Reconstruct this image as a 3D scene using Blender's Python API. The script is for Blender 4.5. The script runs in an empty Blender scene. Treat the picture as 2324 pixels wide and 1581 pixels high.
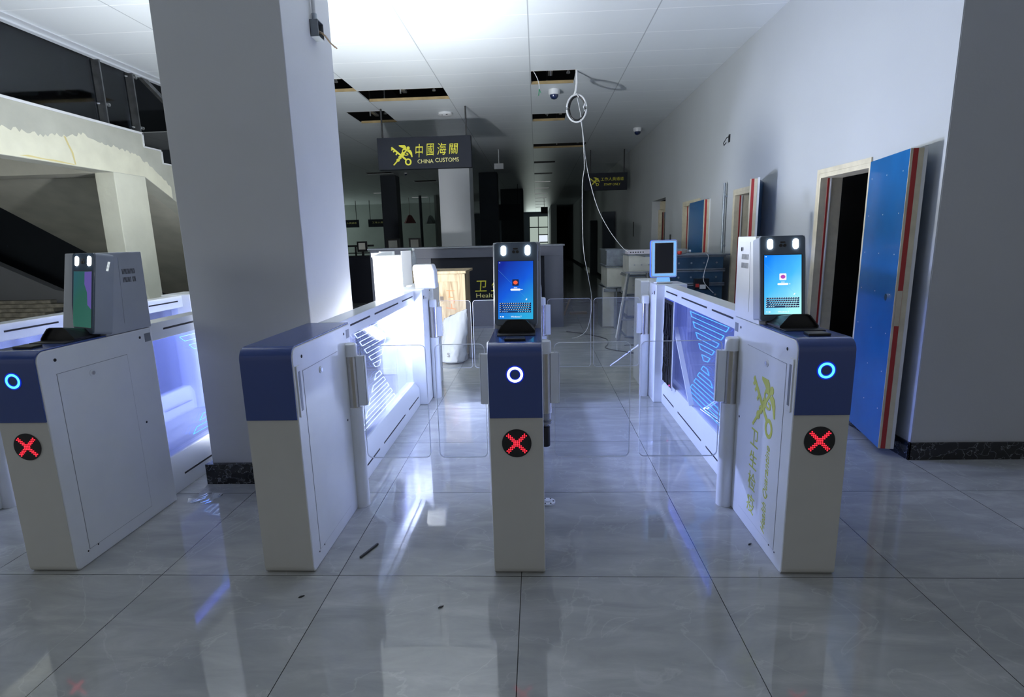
import bpy, bmesh, math, random
from mathutils import Matrix, Vector
PI = math.pi
random.seed(7)
S = bpy.context.scene
COL = S.collection
# ------------------------------------------------------------------ camera
cam_d = bpy.data.cameras.new('camera'); cam = bpy.data.objects.new('camera', cam_d); COL.objects.link(cam)
pit, yaw, rol = math.radians(11.21), math.radians(2.8), math.radians(-1.45)
f_ = Vector((-math.sin(yaw)*math.cos(pit), math.cos(yaw)*math.cos(pit), -math.sin(pit)))
r_ = Vector((math.cos(yaw), math.sin(yaw), 0)); u_ = r_.cross(f_)
r2 = r_*math.cos(rol)+u_*math.sin(rol); u2 = -r_*math.sin(rol)+u_*math.cos(rol)
cam.matrix_world = Matrix(((r2.x, u2.x, -f_.x, 0), (r2.y, u2.y, -f_.y, 0), (r2.z, u2.z, -f_.z, 1.45), (0, 0, 0, 1)))
cam_d.lens = 36*1246/2324; cam_d.sensor_width = 36; cam_d.clip_start = .05; cam_d.clip_end = 200
S.camera = cam
# ------------------------------------------------------------------ world, exposure
S.view_settings.view_transform = 'Standard'; S.view_settings.look = 'None'
S.view_settings.exposure = 0.14; S.view_settings.gamma = 1.0
W = bpy.data.worlds.new('world'); S.world = W; W.use_nodes = True
W.node_tree.nodes['Background'].inputs[0].default_value = (.95, .98, 1.0, 1)
W.node_tree.nodes['Background'].inputs[1].default_value = .20
# ------------------------------------------------------------------ big lights (work lamps standing behind the big column; daylight at the far end)
def light(name, kind, loc, power, color=(1, 1, 1), size=.1, rot=None, sy=None):
    d = bpy.data.lights.new(name, kind); o = bpy.data.objects.new(name, d); COL.objects.link(o)
    o.location = loc; d.energy = power; d.color = color
    if kind == 'AREA':
        d.size = size
        if sy: d.shape = 'RECTANGLE'; d.size_y = sy
    else: d.shadow_soft_size = size
    if rot: o.rotation_euler = rot
    return o
LAMP_A = (-1.80, 4.62, .98)
LAMP_B = (-1.32, 4.45, .72)
light('work_lamp_light', 'POINT', LAMP_A, 320, (.97, .99, 1.0), .07)
FLOOD = Vector((.58, -.06, .80)).normalized()
light('flood_lamp_light', 'AREA', LAMP_B, 104, (.97, .99, 1.0), .22, FLOOD.to_track_quat('-Z', 'Y').to_euler(), .16)
light('far_daylight', 'AREA', (-13.5, 30, 1.8), 130, (.86, 1.0, .92), 2.6, (0, -PI/2, 0), 8)
light('far_window_daylight', 'AREA', (.2, 44.6, 2.2), 30, (.86, 1.0, .93), 2.0, (-PI/2, 0, 0), 2.4)
light('stair_fill_light', 'AREA', (-7.5, .6, 2.2), 60, (.92, .98, .95), 1.6, (PI/2, 0, -.35))  # added fill that brightens the stair, no window behind it
# ------------------------------------------------------------------ materials
MATS = {}
def nt(name):
    m = bpy.data.materials.new(name); m.use_nodes = True
    MATS[name] = m
    return m, m.node_tree.nodes, m.node_tree.links, m.node_tree.nodes['Principled BSDF']
def mat(name, col, rough=.5, metal=0, spec=.5, coat=0, noise=0, nscale=8, bump=0, bscale=60, emis=None, es=0):
    m, N, L, b = nt(name)
    b.inputs['Base Color'].default_value = (*col, 1); b.inputs['Roughness'].default_value = rough
    b.inputs['Metallic'].default_value = metal; b.inputs['Specular IOR Level'].default_value = spec
    b.inputs['Coat Weight'].default_value = coat; b.inputs['Coat Roughness'].default_value = .08
    tc = N.new('ShaderNodeTexCoord')
    if noise:
        n = N.new('ShaderNodeTexNoise'); n.inputs['Scale'].default_value = nscale; n.inputs['Detail'].default_value = 6
        L.new(tc.outputs['Object'], n.inputs['Vector'])
        r = N.new('ShaderNodeMapRange'); r.inputs[1].default_value = .3; r.inputs[2].default_value = .7
        r.inputs[3].default_value = 1-noise; r.inputs[4].default_value = 1+noise
        L.new(n.outputs['Fac'], r.inputs[0])
        v = N.new('ShaderNodeVectorMath'); v.operation = 'SCALE'; v.inputs[0].default_value = col
        L.new(r.outputs[0], v.inputs['Scale']); L.new(v.outputs[0], b.inputs['Base Color'])
    if bump:
        n = N.new('ShaderNodeTexNoise'); n.inputs['Scale'].default_value = bscale; n.inputs['Detail'].default_value = 4
        L.new(tc.outputs['Object'], n.inputs['Vector'])
        bp = N.new('ShaderNodeBump'); bp.inputs['Strength'].default_value = bump; bp.inputs['Distance'].default_value = .01
        L.new(n.outputs['Fac'], bp.inputs['Height']); L.new(bp.outputs[0], b.inputs['Normal'])
    if emis:
        b.inputs['Emission Color'].default_value = (*emis, 1); b.inputs['Emission Strength'].default_value = es
    return m
M = MATS
mat('white_metal', (.80, .83, .86), .28, coat=.35, noise=.02)
mat('front_grey', (.60, .60, .575), .42, noise=.02)
mat('grey_metal_paint', (.36, .40, .47), .35, noise=.03)
mat('housing_paint', (.42, .45, .50), .4, noise=.02)
mat('trim_grey', (.36, .38, .42), .35, metal=.5)
mat('blue_gloss', (.042, .078, .27), .22, coat=.4)
mat('steel', (.55, .53, .50), .24, metal=1, noise=.05, nscale=40)
mat('chrome', (.8, .8, .82), .1, metal=1)
mat('black_plastic', (.012, .013, .016), .35)
mat('black_satin', (.02, .022, .026), .5)
mat('dark_slot', (.01, .01, .015), .7)
mat('bezel', (.08, .12, .18), .18, coat=.5)
mat('window_grey', (.22, .24, .27), .3)
mat('wall_paint', (.46, .49, .505), .62, noise=.025, nscale=1.2, bump=.05)
mat('wall_paint_grey', (.50, .52, .55), .65, noise=.03, nscale=1.3, bump=.06)
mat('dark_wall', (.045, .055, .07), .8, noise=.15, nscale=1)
mat('mid_wall', (.30, .34, .33), .8, noise=.08, nscale=1)
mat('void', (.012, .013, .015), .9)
mat('ceiling_edge', (.62, .66, .70), .4)
mat('wood_edge', (.42, .32, .16), .7, noise=.15)
mat('column_paint', (.36, .385, .42), .6, noise=.02, nscale=1.5, bump=.05)
mat('door_blue', (.012, .13, .36), .22, coat=.4, noise=.06, nscale=6)
mat('cream_board', (.62, .57, .42), .7, noise=.1, nscale=12)
mat('red_stripe', (.38, .03, .03), .5)
mat('sign_dark', (.022, .026, .036), .6, spec=.15, noise=.05)
mat('sign_yellow', (.74, .70, .05), .5)
mat('sign_pale_yellow', (.80, .76, .30), .5)
mat('logo_yellow', (.62, .66, .10), .5)
mat('counter_grey', (.065, .075, .11), .45, noise=.05)
mat('counter_black', (.010, .013, .022), .5, spec=.2)
mat('counter_top', (.16, .18, .22), .3)
mat('duct_cream', (.62, .63, .57), .5, metal=.3, noise=.10, nscale=5)
mat('galvanised', (.30, .34, .38), .42, metal=.75, noise=.2, nscale=14)
mat('duct_blue', (.06, .12, .20), .38, metal=.5, noise=.35, nscale=4)
mat('aluminium', (.5, .52, .54), .35, metal=.9, noise=.1, nscale=30)
mat('sack', (.36, .38, .41), .6, bump=.6, bscale=9)
mat('router_white', (.62, .60, .68), .4)
mat('cardboard', (.45, .36, .2), .8)
mat('red_plastic', (.6, .04, .03), .4)
mat('orange_paint', (.75, .18, .05), .6)
mat('ink', (.12, .10, .09), .7)
mat('plank', (.62, .58, .48), .8, noise=.35, nscale=7)
mat('plank_dark', (.30, .24, .20), .8, noise=.4, nscale=9)
mat('cable_white', (.75, .77, .8), .4)
mat('cable_black', (.015, .015, .018), .4)
mat('cable_matt', (.008, .008, .014), .8, spec=.2)
mat('cable_green', (.02, .25, .12), .4)
mat('box_steel', (.16, .18, .20), .5, metal=.5, noise=.1)
mat('wire_tan', (.35, .27, .18), .6)
mat('plastic_white', (.72, .74, .76), .35)
mat('dome_glass', (.01, .02, .08), .05, coat=1)
mat('paper', (.75, .75, .68), .8)
mat('conc_light', (.56, .57, .47), .85, noise=.08, nscale=3, bump=.2, bscale=20)
mat('conc_beam', (.40, .41, .35), .9, noise=.1, nscale=3, bump=.15, bscale=20)
mat('conc_pale', (.62, .62, .49), .85, noise=.06, nscale=5)
mat('conc_grey', (.42, .415, .35), .9, noise=.14, nscale=2.5, bump=.2, bscale=20)
mat('coping', (.62, .64, .66), .5)
mat('stain', (.58, .51, .24), .8)
mat('post_steel', (.20, .21, .22), .3, metal=.8, noise=.2, nscale=10)
mat('foil', (.7, .72, .75), .25, metal=.4)
mat('foam_white', (.84, .87, .90), .6, noise=.02, bump=.1)
def emit(name, col, s):
    m, N, L, b = nt(name)
    b.inputs['Base Color'].default_value = (0, 0, 0, 1)
    b.inputs['Emission Color'].default_value = (*col, 1); b.inputs['Emission Strength'].default_value = s
    return m
emit('lamp_white', (1, .98, .93), 14)
emit('lamp_head', (.95, .98, 1), 40)
emit('ring_white', (.72, .80, 1.0), 3.2)
emit('ring_cyan', (.10, .62, 1.0), 1.5)
emit('ring_halo', (.0, .03, .9), .55)
emit('led_red', (1.0, .02, .04), 2.2)
emit('etch_blue', (.05, .30, 1.0), 2.4)
emit('etch_white', (.45, .62, 1.0), 2.6)
emit('led_strip_blue', (.10, .16, 1.0), 3)
emit('tablet_frame', (.22, .52, 1.0), .85)
emit('tablet_side', (.05, .16, 1.0), .9)
emit('ui_white', (.9, .97, 1.0), 1.0)
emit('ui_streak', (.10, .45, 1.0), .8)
emit('ui_tile', (1, .95, 1), .9)
emit('ui_purple', (.55, .08, .55), .8)
emit('ui_red', (1.0, .12, .05), .9)
emit('ui_navy', (.02, .03, .12), .5)
emit('ui_keybrown', (.22, .14, .20), .6)
emit('window_view', (.60, .72, .64), .55)
emit('window_view_bright', (.8, .88, 1), .9)
emit('led_pink', (1, .05, .4), 3)

def glass(name, tint=(.93, .96, 1), refl=1.0, rough=.02, film=0.0, filmcol=(.5, .55, .6)):
    m, N, L, b = nt(name); N.remove(b); out = N['Material Output']
    t = N.new('ShaderNodeBsdfTransparent'); t.inputs[0].default_value = (*tint, 1)
    g = N.new('ShaderNodeBsdfGlossy'); g.inputs['Roughness'].default_value = rough; g.inputs[0].default_value = (1, 1, 1, 1)
    fr = N.new('ShaderNodeFresnel'); fr.inputs[0].default_value = 1.45
    mu = N.new('ShaderNodeMath'); mu.operation = 'MULTIPLY'; mu.inputs[1].default_value = refl
    mx = N.new('ShaderNodeMixShader'); L.new(fr.outputs[0], mu.inputs[0]); L.new(mu.outputs[0], mx.inputs[0])
    L.new(t.outputs[0], mx.inputs[1]); L.new(g.outputs[0], mx.inputs[2])
    last = mx
    if film:
        d = N.new('ShaderNodeBsdfDiffuse'); d.inputs[0].default_value = (*filmcol, 1)
        m2 = N.new('ShaderNodeMixShader'); m2.inputs[0].default_value = film
        L.new(mx.outputs[0], m2.inputs[1]); L.new(d.outputs[0], m2.inputs[2]); last = m2
    L.new(last.outputs[0], out.inputs['Surface'])
    return m
glass('glass_clear', (.97, .98, 1), .7, .02, .02, (.8, .85, .9))
glass('glass_edge', (.8, .85, .9), 1, .1, .80, (.92, .95, 1))
glass('glass_blue', (.80, .84, 1.0), .8, .02, .05, (.45, .5, .9))
g_ = glass('glass_lit', (.80, .84, 1.0), .8, .02, .04, (.45, .5, .9)); N_, L_ = g_.node_tree.nodes, g_.node_tree.links
o_ = N_['Material Output']; e_ = N_.new('ShaderNodeEmission'); e_.inputs[0].default_value = (.22, .30, 1, 1); e_.inputs[1].default_value = .05   # edge-lit etched glass
a_ = N_.new('ShaderNodeAddShader'); L_.new(o_.inputs['Surface'].links[0].from_socket, a_.inputs[0]); L_.new(e_.outputs[0], a_.inputs[1]); L_.new(a_.outputs[0], o_.inputs['Surface'])
glass('glass_dark', (.35, .38, .42), .8, .05)
glass('bottle_plastic', (.85, .9, .95), 1, .08, .18, (.8, .85, .9))

def floor_material():
    m, N, L, b = nt('floor_tile')
    tc = N.new('ShaderNodeTexCoord'); sp = N.new('ShaderNodeSeparateXYZ'); L.new(tc.outputs['Object'], sp.inputs[0])
    def seam(sock, off, per, w):
        a = N.new('ShaderNodeMath'); a.operation = 'SUBTRACT'; L.new(sock, a.inputs[0]); a.inputs[1].default_value = off
        d = N.new('ShaderNodeMath'); d.operation = 'DIVIDE'; L.new(a.outputs[0], d.inputs[0]); d.inputs[1].default_value = per
        r = N.new('ShaderNodeMath'); r.operation = 'ROUND'; L.new(d.outputs[0], r.inputs[0])
        s = N.new('ShaderNodeMath'); s.operation = 'SUBTRACT'; L.new(d.outputs[0], s.inputs[0]); L.new(r.outputs[0], s.inputs[1])
        ab = N.new('ShaderNodeMath'); ab.operation = 'ABSOLUTE'; L.new(s.outputs[0], ab.inputs[0])
        lt = N.new('ShaderNodeMath'); lt.operation = 'LESS_THAN'; L.new(ab.outputs[0], lt.inputs[0]); lt.inputs[1].default_value = w/per
        fl = N.new('ShaderNodeMath'); fl.operation = 'FLOOR'; L.new(d.outputs[0], fl.inputs[0])
        return lt, fl
    sx, ix = seam(sp.outputs[0], -.905, .8155, .0016)
    sy, iy = seam(sp.outputs[1], 2.168, .8155, .0016)
    mxs = N.new('ShaderNodeMath'); mxs.operation = 'MAXIMUM'; L.new(sx.outputs[0], mxs.inputs[0]); L.new(sy.outputs[0], mxs.inputs[1])
    # each tile its own piece of stone
    cb = N.new('ShaderNodeCombineXYZ')
    for k, (i, f1) in enumerate(((ix, 3.7), (iy, 5.3))):
        q = N.new('ShaderNodeMath'); q.operation = 'MULTIPLY'; q.inputs[1].default_value = f1; L.new(i.outputs[0], q.inputs[0]); L.new(q.outputs[0], cb.inputs[k])
    ad = N.new('ShaderNodeVectorMath'); ad.operation = 'ADD'; L.new(tc.outputs['Object'], ad.inputs[0]); L.new(cb.outputs[0], ad.inputs[1])
    mp = N.new('ShaderNodeMapping'); mp.inputs['Rotation'].default_value = (0, 0, .6); mp.inputs['Scale'].default_value = (1, 3.2, 1)
    L.new(ad.outputs[0], mp.inputs[0])
    n = N.new('ShaderNodeTexNoise'); n.inputs['Scale'].default_value = 2.6; n.inputs['Detail'].default_value = 9; n.inputs['Roughness'].default_value = .62
    n.inputs['Distortion'].default_value = .6; L.new(mp.outputs[0], n.inputs['Vector'])
    cr = N.new('ShaderNodeValToRGB'); e = cr.color_ramp.elements
    e[0].position = .30; e[0].color = (.33, .345, .345, 1); e[1].position = .72; e[1].color = (.50, .51, .50, 1)
    x = e.new(.52); x.color = (.40, .412, .408, 1)
    L.new(n.outputs['Fac'], cr.inputs[0])
    # pale veins
    n2 = N.new('ShaderNodeTexNoise'); n2.inputs['Scale'].default_value = 1.7; n2.inputs['Detail'].default_value = 7; n2.inputs['Distortion'].default_value = 1.6
    L.new(ad.outputs[0], n2.inputs['Vector'])
    c2 = N.new('ShaderNodeValToRGB'); e = c2.color_ramp.elements
    e[0].position = .492; e[0].color = (0, 0, 0, 1); e[1].position = .508; e[1].color = (0, 0, 0, 1); x = e.new(.5); x.color = (.32, .32, .32, 1)
    L.new(n2.outputs['Fac'], c2.inputs[0])
    mx = N.new('ShaderNodeMixRGB'); L.new(c2.outputs[0], mx.inputs[0]); L.new(cr.outputs[0], mx.inputs[1]); mx.inputs[2].default_value = (.60, .61, .60, 1)
    m2 = N.new('ShaderNodeMixRGB'); L.new(mxs.outputs[0], m2.inputs[0]); L.new(mx.outputs[0], m2.inputs[1]); m2.inputs[2].default_value = (.02, .022, .025, 1)
    L.new(m2.outputs[0], b.inputs['Base Color'])
    b.inputs['Roughness'].default_value = .045; b.inputs['Specular IOR Level'].default_value = .6
    b2 = N.new('ShaderNodeTexNoise'); b2.inputs['Scale'].default_value = 5; L.new(tc.outputs['Object'], b2.inputs['Vector'])
    bp = N.new('ShaderNodeBump'); bp.inputs['Strength'].default_value = .02; bp.inputs['Distance'].default_value = .02
    L.new(b2.outputs['Fac'], bp.inputs['Height']); L.new(bp.outputs[0], b.inputs['Normal'])
floor_material()
def marble():
    m, N, L, b = nt('dark_marble')
    tc = N.new('ShaderNodeTexCoord'); v = N.new('ShaderNodeTexVoronoi'); v.feature = 'DISTANCE_TO_EDGE'; v.inputs['Scale'].default_value = 14
    n = N.new('ShaderNodeTexNoise'); n.inputs['Scale'].default_value = 9; n.inputs['Detail'].default_value = 5
    L.new(tc.outputs['Object'], n.inputs['Vector'])
    mx = N.new('ShaderNodeMixRGB'); mx.inputs[0].default_value = .25; L.new(tc.outputs['Object'], mx.inputs[1]); L.new(n.outputs['Color'], mx.inputs[2])
    L.new(mx.outputs[0], v.inputs['Vector'])
    c = N.new('ShaderNodeValToRGB'); e = c.color_ramp.elements; e[0].position = 0; e[0].color = (.22, .24, .26, 1); e[1].position = .03; e[1].color = (.012, .014, .018, 1)
    L.new(v.outputs['Distance'], c.inputs[0]); L.new(c.outputs[0], b.inputs['Base Color']); b.inputs['Roughness'].default_value = .15
marble()
def ceilmat():
    m, N, L, b = nt('ceiling_panel')
    tc = N.new('ShaderNodeTexCoord'); sp = N.new('ShaderNodeSeparateXYZ'); L.new(tc.outputs['Object'], sp.inputs[0])
    outs = []
    for sock, off, per, w in ((sp.outputs[0], -.05, 1.223, .006), (sp.outputs[1], 5.755, .6035, .005)):
        a = N.new('ShaderNodeMath'); a.operation = 'SUBTRACT'; L.new(sock, a.inputs[0]); a.inputs[1].default_value = off
        d = N.new('ShaderNodeMath'); d.operation = 'DIVIDE'; L.new(a.outputs[0], d.inputs[0]); d.inputs[1].default_value = per
        r = N.new('ShaderNodeMath'); r.operation = 'ROUND'; L.new(d.outputs[0], r.inputs[0])
        s = N.new('ShaderNodeMath'); s.operation = 'SUBTRACT'; L.new(d.outputs[0], s.inputs[0]); L.new(r.outputs[0], s.inputs[1])
        ab = N.new('ShaderNodeMath'); ab.operation = 'ABSOLUTE'; L.new(s.outputs[0], ab.inputs[0])
        lt = N.new('ShaderNodeMath'); lt.operation = 'LESS_THAN'; L.new(ab.outputs[0], lt.inputs[0]); lt.inputs[1].default_value = w/per
        outs.append(lt)
    m1 = N.new('ShaderNodeMixRGB'); L.new(outs[1].outputs[0], m1.inputs[0]); m1.inputs[1].default_value = (.72, .77, .80, 1); m1.inputs[2].default_value = (.95, .98, 1, 1)
    m2 = N.new('ShaderNodeMixRGB'); L.new(outs[0].outputs[0], m2.inputs[0]); L.new(m1.outputs[0], m2.inputs[1]); m2.inputs[2].default_value = (.40, .44, .47, 1)
    L.new(m2.outputs[0], b.inputs['Base Color']); b.inputs['Roughness'].default_value = .38
ceilmat()
def woodmat():
    m, N, L, b = nt('crate_wood')
    tc = N.new('ShaderNodeTexCoord'); mp = N.new('ShaderNodeMapping'); mp.inputs['Scale'].default_value = (14, 14, 1.6)
    L.new(tc.outputs['Object'], mp.inputs[0])
    n = N.new('ShaderNodeTexNoise'); n.inputs['Scale'].default_value = 1.4; n.inputs['Detail'].default_value = 5; n.inputs['Distortion'].default_value = 1.2
    L.new(mp.outputs[0], n.inputs['Vector'])
    c = N.new('ShaderNodeValToRGB'); e = c.color_ramp.elements; e[0].position = .3; e[0].color = (.24, .165, .09, 1); e[1].position = .6; e[1].color = (.46, .375, .25, 1)
    L.new(n.outputs['Fac'], c.inputs[0]); L.new(c.outputs[0], b.inputs['Base Color']); b.inputs['Roughness'].default_value = .7
woodmat()
def screenmat(name, tl, br, mid, s):
    m, N, L, b = nt(name)
    tc = N.new('ShaderNodeTexCoord'); sp = N.new('ShaderNodeSeparateXYZ'); L.new(tc.outputs['Generated'], sp.inputs[0])
    # diagonal blend, dark corner top left to bright corner low right, with a glowing patch
    a = N.new('ShaderNodeMath'); a.operation = 'SUBTRACT'; a.inputs[0].default_value = 1; L.new(sp.outputs[2], a.inputs[1])
    b1 = N.new('ShaderNodeMath'); b1.operation = 'MULTIPLY_ADD'; L.new(sp.outputs[0], b1.inputs[0]); b1.inputs[1].default_value = .6; L.new(a.outputs[0], b1.inputs[2])
    n = N.new('ShaderNodeTexNoise'); n.inputs['Scale'].default_value = 2.2; L.new(tc.outputs['Generated'], n.inputs['Vector'])
    ad = N.new('ShaderNodeMath'); ad.operation = 'MULTIPLY_ADD'; L.new(n.outputs['Fac'], ad.inputs[0]); ad.inputs[1].default_value = .35; L.new(b1.outputs[0], ad.inputs[2])
    c = N.new('ShaderNodeValToRGB'); e = c.color_ramp.elements; e[0].position = .18; e[0].color = (*tl, 1); e[1].position = .98; e[1].color = (*br, 1)
    x = e.new(.52); x.color = (*mid, 1)
    sc_ = N.new('ShaderNodeMath'); sc_.operation = 'MULTIPLY'; sc_.inputs[1].default_value = .58; L.new(ad.outputs[0], sc_.inputs[0])
    L.new(sc_.outputs[0], c.inputs[0]); L.new(c.outputs[0], b.inputs['Emission Color']); b.inputs['Emission Strength'].default_value = s
    b.inputs['Base Color'].default_value = (.01, .01, .01, 1); b.inputs['Roughness'].default_value = .15
screenmat('screen_blue', (.0, .015, .30), (.02, .42, .75), (.0, .10, .72), .9)
screenmat('screen_cyan', (.0, .22, .95), (.42, .95, 1.0), (.06, .48, .92), 1.0)
screenmat('screen_green', (.04, .16, .20), (.05, .20, .16), (.04, .18, .14), .5)
emit('screen_violet', (.16, .10, .55), .45)
# ------------------------------------------------------------------ mesh builder
class MB:
    def __init__(s): s.v = []; s.f = []
    def add(s, vs, fs):
        o = len(s.v); s.v += [tuple(v) for v in vs]; s.f += [tuple(i+o for i in f) for f in fs]; return s
    def box(s, x0, x1, y0, y1, z0, z1):
        vs = [(x, y, z) for x in (x0, x1) for y in (y0, y1) for z in (z0, z1)]
        return s.add(vs, [(0, 1, 3, 2), (4, 6, 7, 5), (0, 4, 5, 1), (2, 3, 7, 6), (0, 2, 6, 4), (1, 5, 7, 3)])
    def prism(s, pts, axis, a, b):
        """pts 2D polygon; axis 'x': pts are (y,z); 'y': (x,z); 'z': (x,y)"""
        n = len(pts)
        def p(t, c):
            return {'x': (c, t[0], t[1]), 'y': (t[0], c, t[1]), 'z': (t[0], t[1], c)}[axis]
        vs = [p(t, a) for t in pts]+[p(t, b) for t in pts]
        fs = [tuple(range(n)), tuple(range(2*n-1, n-1, -1))]+[(i, i+n, (i+1) % n+n, (i+1) % n) for i in range(n)]
        return s.add(vs, fs)
    def cyl(s, c, r, h, axis='z', n=24, r2=None):
        r2 = r if r2 is None else r2; vs = []
        for k, (rr, t) in enumerate(((r, 0), (r2, h))):
            for i in range(n):
                a = 2*PI*i/n; u, v = rr*math.cos(a), rr*math.sin(a)
                vs.append({'z': (c[0]+u, c[1]+v, c[2]+t), 'x': (c[0]+t, c[1]+u, c[2]+v), 'y': (c[0]+u, c[1]+t, c[2]+v)}[axis])
        return s.add(vs, [tuple(range(n-1, -1, -1)), tuple(range(n, 2*n))]+[(i, (i+1) % n, (i+1) % n+n, i+n) for i in range(n)])
    def lathe(s, c, prof, n=24):
        vs = []; m = len(prof)
        for r, z in prof:
            for i in range(n):
                a = 2*PI*i/n; vs.append((c[0]+r*math.cos(a), c[1]+r*math.sin(a), c[2]+z))
        fs = [(j*n+i, j*n+(i+1) % n, (j+1)*n+(i+1) % n, (j+1)*n+i) for j in range(m-1) for i in range(n)]
        fs += [tuple(range(n-1, -1, -1)), tuple(range((m-1)*n, m*n))]
        return s.add(vs, fs)
    def ring(s, c, ri, ro, axis, t, n=40, sx=1, sz=1):
        vs = []
        for rr, tt in ((ri, 0), (ro, 0), (ro, t), (ri, t)):
            for i in range(n):
                a = 2*PI*i/n; u, v = rr*math.cos(a)*sx, rr*math.sin(a)*sz
                vs.append({'z': (c[0]+u, c[1]+v, c[2]+tt), 'x': (c[0]+tt, c[1]+u, c[2]+v), 'y': (c[0]+u, c[1]+tt, c[2]+v)}[axis])
        fs = [(k*n+i, k*n+(i+1) % n, ((k+1) % 4)*n+(i+1) % n, ((k+1) % 4)*n+i) for k in range(4) for i in range(n)]
        return s.add(vs, fs)
    def tube(s, pts, r, n=8, closed=False):
        pts = [Vector(p) for p in pts]; m = len(pts); vs = []
        up = Vector((0, 0, 1))
        for k, p in enumerate(pts):
            a = pts[(k-1) % m] if (closed or k > 0) else p; b = pts[(k+1) % m] if (closed or k < m-1) else p
            t = (b-a).normalized(); q = t.cross(up)
            if q.length < .05: q = t.cross(Vector((0, 1, 0)))
            q.normalize(); w = t.cross(q)
            for i in range(n):
                an = 2*PI*i/n; vs.append(p+q*r*math.cos(an)+w*r*math.sin(an))
        fs = []
        for k in range(m if closed else m-1):
            for i in range(n):
                k2 = (k+1) % m; fs.append((k*n+i, k*n+(i+1) % n, k2*n+(i+1) % n, k2*n+i))
        if not closed: fs += [tuple(range(n-1, -1, -1)), tuple(range((m-1)*n, m*n))]
        return s.add(vs, fs)
    def bar(s, a, b, w, h):
        """box bar of width w and height h from a to b"""
        a, b = Vector(a), Vector(b); t = (b-a).normalized(); q = t.cross(Vector((0, 0, 1)))
        if q.length < .01: q = Vector((1, 0, 0))
        q.normalize(); u = q.cross(t); vs = []
        for p in (a, b):
            for i, j in ((-1, -1), (1, -1), (1, 1), (-1, 1)): vs.append(p+q*w/2*i+u*h/2*j)
        return s.add(vs, [(3, 2, 1, 0), (4, 5, 6, 7)]+[(i, (i+1) % 4, (i+1) % 4+4, i+4) for i in range(4)])
    def map(s, fn): s.v = [tuple(fn(*v)) for v in s.v]; return s
    def build(s, name, m, parent=None, bevel=0, smooth=False, loc=None, seg=2):
        me = bpy.data.meshes.new(name); me.from_pydata(s.v, [], s.f)
        bm = bmesh.new(); bm.from_mesh(me); bmesh.ops.recalc_face_normals(bm, faces=bm.faces[:])
        if smooth:
            for f in bm.faces: f.smooth = True
        bm.to_mesh(me); bm.free()
        me.materials.append(m if not isinstance(m, str) else M[m])
        o = bpy.data.objects.new(name, me); COL.objects.link(o)
        if parent: o.parent = parent
        if loc: o.location = loc
        if bevel:
            b = o.modifiers.new('bevel', 'BEVEL'); b.width = bevel; b.segments = seg; b.limit_method = 'ANGLE'; b.angle_limit = .6
            for p in me.polygons: p.use_smooth = True
            b.harden_normals = True
        if smooth and not bevel:
            try: me.set_sharp_from_angle(angle=math.radians(40))
            except Exception: pass
        return o
def rrect(w, h, r, n=6, cx=0, cy=0):
    pts = []
    for sx, sy, a0 in ((1, 1, 0), (-1, 1, 90), (-1, -1, 180), (1, -1, 270)):
        for i in range(n+1):
            a = math.radians(a0+90*i/n); pts.append((cx+sx*(w/2-r)+r*math.cos(a), cy+sy*(h/2-r)+r*math.sin(a)))
    return pts
def empty(name, loc, label, cat, group=None, rz=0, kind=None):
    o = bpy.data.objects.new(name, None); COL.objects.link(o); o.location = loc; o.rotation_euler = (0, 0, rz)
    o.empty_display_size = .1
    tag(o, label, cat, group, kind); return o
def tag(o, label=None, cat=None, group=None, kind=None):
    if label: o['label'] = label
    if cat: o['category'] = cat
    if group: o['group'] = group
    if kind or cat: o['kind'] = kind or 'thing'
    return o
def struct(mb, name, m, parent=None, **k):
    o = mb.build(name, m, parent, **k)
    if not parent: o['kind'] = 'structure'
    return o
def text(body, name, m, parent, origin, ud, vd, w, h, depth=.003, shear=0):
    """lettering fitted into a w x h box at origin (lower left), ud/vd unit directions"""
    c = bpy.data.curves.new('t', 'FONT'); c.body = body; c.size = 1; c.shear = shear; c.resolution_u = 3
    t = bpy.data.objects.new('t', c); COL.objects.link(t)
    bpy.context.view_layer.update()
    me = bpy.data.meshes.new_from_object(t.evaluated_get(bpy.context.evaluated_depsgraph_get()))
    bpy.data.objects.remove(t)
    xs = [v.co.x for v in me.vertices]; ys = [v.co.y for v in me.vertices]
    if not xs: return None
    x0, x1, y0, y1 = min(xs), max(xs), min(ys), max(ys)
    ud, vd, o = Vector(ud), Vector(vd), Vector(origin); nn = ud.cross(vd).normalized()
    bm = bmesh.new(); bm.from_mesh(me)
    r = bmesh.ops.extrude_face_region(bm, geom=bm.faces[:])
    ext = [g for g in r['geom'] if isinstance(g, bmesh.types.BMVert)]
    es = set(ext)
    for v in bm.verts:
        p = o+ud*((v.co.x-x0)/(x1-x0)*w)+vd*((v.co.y-y0)/(y1-y0)*h)
        v.co = p+nn*(depth if v in es else 0)
    bmesh.ops.recalc_face_normals(bm, faces=bm.faces[:])
    bm.to_mesh(me); bm.free(); me.name = name
    me.materials.clear(); me.materials.append(M[m])
    ob = bpy.data.objects.new(name, me); COL.objects.link(ob)
    if parent: ob.parent = parent
    return ob
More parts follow.
